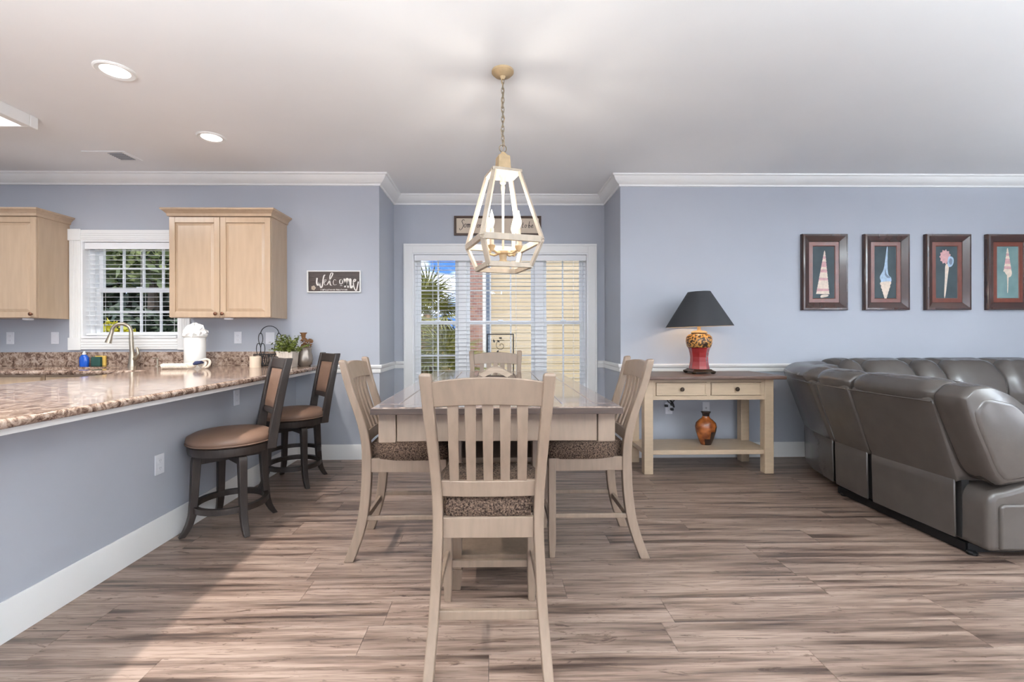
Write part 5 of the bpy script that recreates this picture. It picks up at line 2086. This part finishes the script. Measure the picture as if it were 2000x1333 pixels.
def puffy(path, prof, name, mat='leather', n=13, end=.035, puff=0.0, parent=None, squeeze=.90, wrinkle=0.0, piping=None):
    """loft a closed (out, z) profile along a plan path, easing the ends so that the piece looks stuffed.
    out is measured to the left of travel"""
    P = resample(path, n)
    P, N = offset_path(P)
    L = sum((b - a).length for a, b in zip(P, P[1:]))
    co = sum(p[0] for p in prof) / len(prof)
    cz = sum(p[1] for p in prof) / len(prof)
    st_ = [0.0, .12, .3, .6, 1.0]
    q = [1 - (1 - squeeze) * (1 - e) ** 2.2 for e in st_]
    M = 12
    pos = [e * end for e in st_] + [end + (L - 2 * end) * k / M for k in range(1, M)] + [L - e * end for e in reversed(st_)]
    shr = q + [1.0] * (M - 1) + list(reversed(q))
    cum = [0]
    for a, b in zip(P, P[1:]):
        cum.append(cum[-1] + (b - a).length)
    rings = []
    pipe = []
    for s, k in zip(pos, shr):
        for j in range(len(P) - 1):
            if s <= cum[j + 1] + 1e-9:
                break
        t = (s - cum[j]) / max(1e-9, cum[j + 1] - cum[j])
        p = P[j].lerp(P[j + 1], t)
        nv = N[j].lerp(N[j + 1], t).normalized()
        bulge = 1 + puff * math.sin(PI * s / L)
        ring = []
        for o, z in prof:
            kk = k * bulge
            if wrinkle:
                kk += wrinkle * noise.noise(Vector((p.x * 16 + p.y * 16, o * 5 + 3, z * 5)))
            ring.append((p.x + nv.x * (co + (o - co) * kk) - SO.x, p.y + nv.y * (co + (o - co) * kk) - SO.y, cz + (z - cz) * kk))
        rings.append(ring)
        if piping:
            pipe.append((p.x + nv.x * piping[0] - SO.x, p.y + nv.y * piping[0] - SO.y, piping[1]))
    o_ = mk(name, MB().loft(rings), mat, parent or sf, smooth=True, angle=75)
    if piping:
        mk('piping', MB().tube(pipe, .0045, 6), mat, o_, smooth=True)
    return o_


def rounded(prof, r=.35, it=2):
    """corner-cut (Chaikin) rounding of a closed profile"""
    for _ in range(it):
        q = []
        for i in range(len(prof)):
            a, b = prof[i], prof[(i + 1) % len(prof)]
            q.append((a[0] * (1 - r * .5) + b[0] * r * .5, a[1] * (1 - r * .5) + b[1] * r * .5))
            q.append((a[0] * r * .5 + b[0] * (1 - r * .5), a[1] * r * .5 + b[1] * (1 - r * .5)))
        prof = q
    return prof


BOT = [(2.575, 2.300), (2.577, 2.475), (2.572, 3.070), (2.612, 3.445), (2.880, 4.150), (3.20, 4.330)]
# lower flaps (skirt), upright back panels and rolled head cushions, section by section
SEC = [('recliner', [(2.577, 2.482), (2.572, 3.064)]),
       ('console', [(2.572, 3.072), (2.608, 3.440)]),
       ('wedge', [(2.612, 3.448), (2.700, 3.800), (2.820, 4.080), (2.960, 4.230), (3.200, 4.300)])]
flap = rounded([(0.012, .075), (0.020, .395), (0.008, .405), (0.002, .075)], .3, 1)
back = rounded([(-.010, .375), (0.012, .375), (0.165, .840), (0.150, .865), (-.10, .865), (-.16, .375)], .22, 2)
roll = rounded([(0.166, .835), (0.176, .895), (0.120, .950), (0.020, .962), (-.060, .930), (-.100, .840), (-.080, .800), (0.12, .806)], .4, 2)
front = rounded([(-.075, .900), (-.050, .945), (-.140, .930), (-.230, .800), (-.270, .640), (-.240, .520), (-.130, .50), (-.06, .70)], .4, 2)
lumbar = rounded([(-.150, .62), (-.285, .60), (-.315, .50), (-.290, .44), (-.160, .43)], .4, 2)
for nm, pth in SEC:
    P0_, P1_ = Vector(pth[0]), Vector(pth[-1])
    fp = [tuple(P0_.lerp(Vector(pth[1]), .018 / (Vector(pth[1]) - P0_).length))] + pth[1:-1] + [tuple(P1_.lerp(Vector(pth[-2]), .018 / (Vector(pth[-2]) - P1_).length))]
    puffy(fp, flap, 'back_flap', end=.012, squeeze=.985, piping=(.014, .402))
    puffy(pth, [(-.008, .08), (-.008, .40), (-.05, .40), (-.05, .08)], 'gap_shade_liner', 'seam_black', end=.01, squeeze=1.0)  # black sheet standing in for the shade in the gaps between flaps
    puffy(pth, back, 'back_panel', end=.05, squeeze=.90)
    puffy(pth, roll, 'head_roll', end=.09, squeeze=.64, wrinkle=.05, piping=(.164, .835))
    puffy(pth, front, 'back_cushion', end=.10, squeeze=.72, wrinkle=.03)
    puffy(pth, lumbar, 'lumbar_cushion', end=.05, squeeze=.8)
# near end: narrow wing of the back rest, over the arm
wing_prof = rounded([(-.005, .415), (0.165, .830), (0.172, .885), (0.120, .935), (0.030, .945), (-.080, .900), (-.215, .790), (-.300, .640), (-.300, .500), (-.20, .445)], .25, 2)
puffy([(2.577, 2.295), (2.577, 2.474)], wing_prof, 'back_wing', end=.035, squeeze=.93, wrinkle=.03)
puffy([(2.577, 2.285), (2.577, 2.330)], rounded([(-.02, .45), (0.130, .800), (0.070, .880), (-.090, .850), (-.200, .740), (-.270, .600), (-.255, .510), (-.16, .470)], .3, 2), 'wing_gusset', end=.012)
# runs along the back wall
runs = [[(a_ + .003, 4.300), (b_ - .003, 4.300)] for a_, b_ in ((3.205, 3.42), (3.42, 3.88), (3.88, 4.15), (4.15, 4.68), (4.68, 5.15), (5.15, 5.56))]
tall = [(o, z + (.030 if z > .6 else 0)) for o, z in roll]
tall_f = [(o, z + (.030 if z > .6 else 0)) for o, z in front]
back_w = rounded([(-.010, .08), (0.012, .08), (0.145, .860), (0.130, .890), (-.10, .890), (-.16, .10)], .2, 2)
for pth in runs:
    puffy(pth, back_w, 'back_panel', end=.02)
    puffy(pth, [(min(o, .155), z) for o, z in tall], 'head_roll', end=.07, squeeze=.80, wrinkle=.03)
    puffy(pth, tall_f, 'back_cushion', end=.11, puff=.05, squeeze=.68, wrinkle=.03)
    puffy(pth, lumbar, 'lumbar_cushion', end=.06, squeeze=.75)
# seats: left leg, corner, back run
seatp = rounded([(0, .12), (0, .44), (.05, .475), (.60, .480), (.68, .44), (.69, .30), (.67, .12)], .3, 2)


def block(name, x0, x1, y0, y1, z0, z1, b=.05, mat='leather', par=None):
    return mk(name, MB().box(x0 - SO.x, x1 - SO.x, y0 - SO.y, y1 - SO.y, z0, z1), mat, par or sf, bevel=b, seg=4, smooth=True, angle=70)


block('seat_base', 2.66, 3.46, 2.625, 3.37, .08, .34, .03)
block('seat_cushion', 2.76, 3.50, 2.628, 3.065, .34, .475, .06)
block('console_top', 2.76, 3.46, 3.072, 3.40, .34, .500, .03)
block('seat_base', 2.95, 5.58, 3.46, 4.25, .08, .34, .03)
block('corner_seat', 2.84, 3.56, 3.42, 4.08, .34, .470, .06)
for x0, x1 in ((3.57, 3.93), (3.94, 4.56), (4.57, 5.19), (5.20, 5.56)):
    block('seat_cushion', x0, x1, 3.40, 4.08, .34, .478, .06)
block('foot_panel', 3.46, 3.50, 2.63, 3.06, .09, .33, .015)
for x0, x1 in ((3.94, 4.56), (4.57, 5.19)):
    block('foot_panel', x0, x1, 3.40, 3.455, .09, .33, .015)
# arms
arm = [(2.590, .055), (2.590, .340), (2.620, .375), (2.700, .392), (2.800, .420), (2.900, .500), (3.000, .560), (3.120, .590), (3.480, .590), (3.540, .560), (3.560, .480), (3.560, .055)]
m = MB()
m.prism([(x - SO.x, z) for x, z in arm], 'y', 2.345 - SO.y, 2.615 - SO.y)
mk('arm', m, 'leather', sf, bevel=.035, seg=4, smooth=True, angle=50)
pan = [(2.640, .075), (2.640, .300), (2.660, .315), (3.500, .315), (3.520, .300), (3.520, .075)]
m = MB()
m.prism([(x - SO.x, z) for x, z in pan], 'y', 2.332 - SO.y, 2.36 - SO.y)
mk('arm_panel', m, 'leather', sf, bevel=.012, seg=3, smooth=True, angle=50)
m = MB()
m.box(5.57 - SO.x, 5.82 - SO.x, 3.38 - SO.y, 4.26 - SO.y, .055, .60)
mk('arm', m, 'leather', sf, bevel=.05, seg=4, smooth=True, angle=50)
# black steel base under the flaps
m = MB()
m.bar((2.612 - SO.x, 2.47 - SO.y, .033), (2.625 - SO.x, 3.42 - SO.y, .033), .035, .050)
m.bar((3.40 - SO.x, 2.40 - SO.y, .033), (3.40 - SO.x, 3.42 - SO.y, .033), .035, .050)
m.bar((2.60 - SO.x, 2.48 - SO.y, .033), (3.42 - SO.x, 2.48 - SO.y, .033), .035, .050)
m.box(3.0 - SO.x, 5.75 - SO.x, 3.50 - SO.y, 3.54 - SO.y, .005, .08)
m.box(3.0 - SO.x, 5.75 - SO.x, 4.16 - SO.y, 4.20 - SO.y, .005, .08)
mk('steel_base', m, 'black_metal', sf)
for x, y in ((2.615, 2.455), (2.625, 3.38), (3.40, 2.43), (5.7, 3.52), (5.7, 4.18), (3.05, 3.52), (3.05, 4.18)):
    mk('foot', MB().lathe([(0.024, 0), (0.026, .012), (0.018, .02)], 14, c=(x - SO.x, y - SO.y, 0)), 'black_plastic', sf)
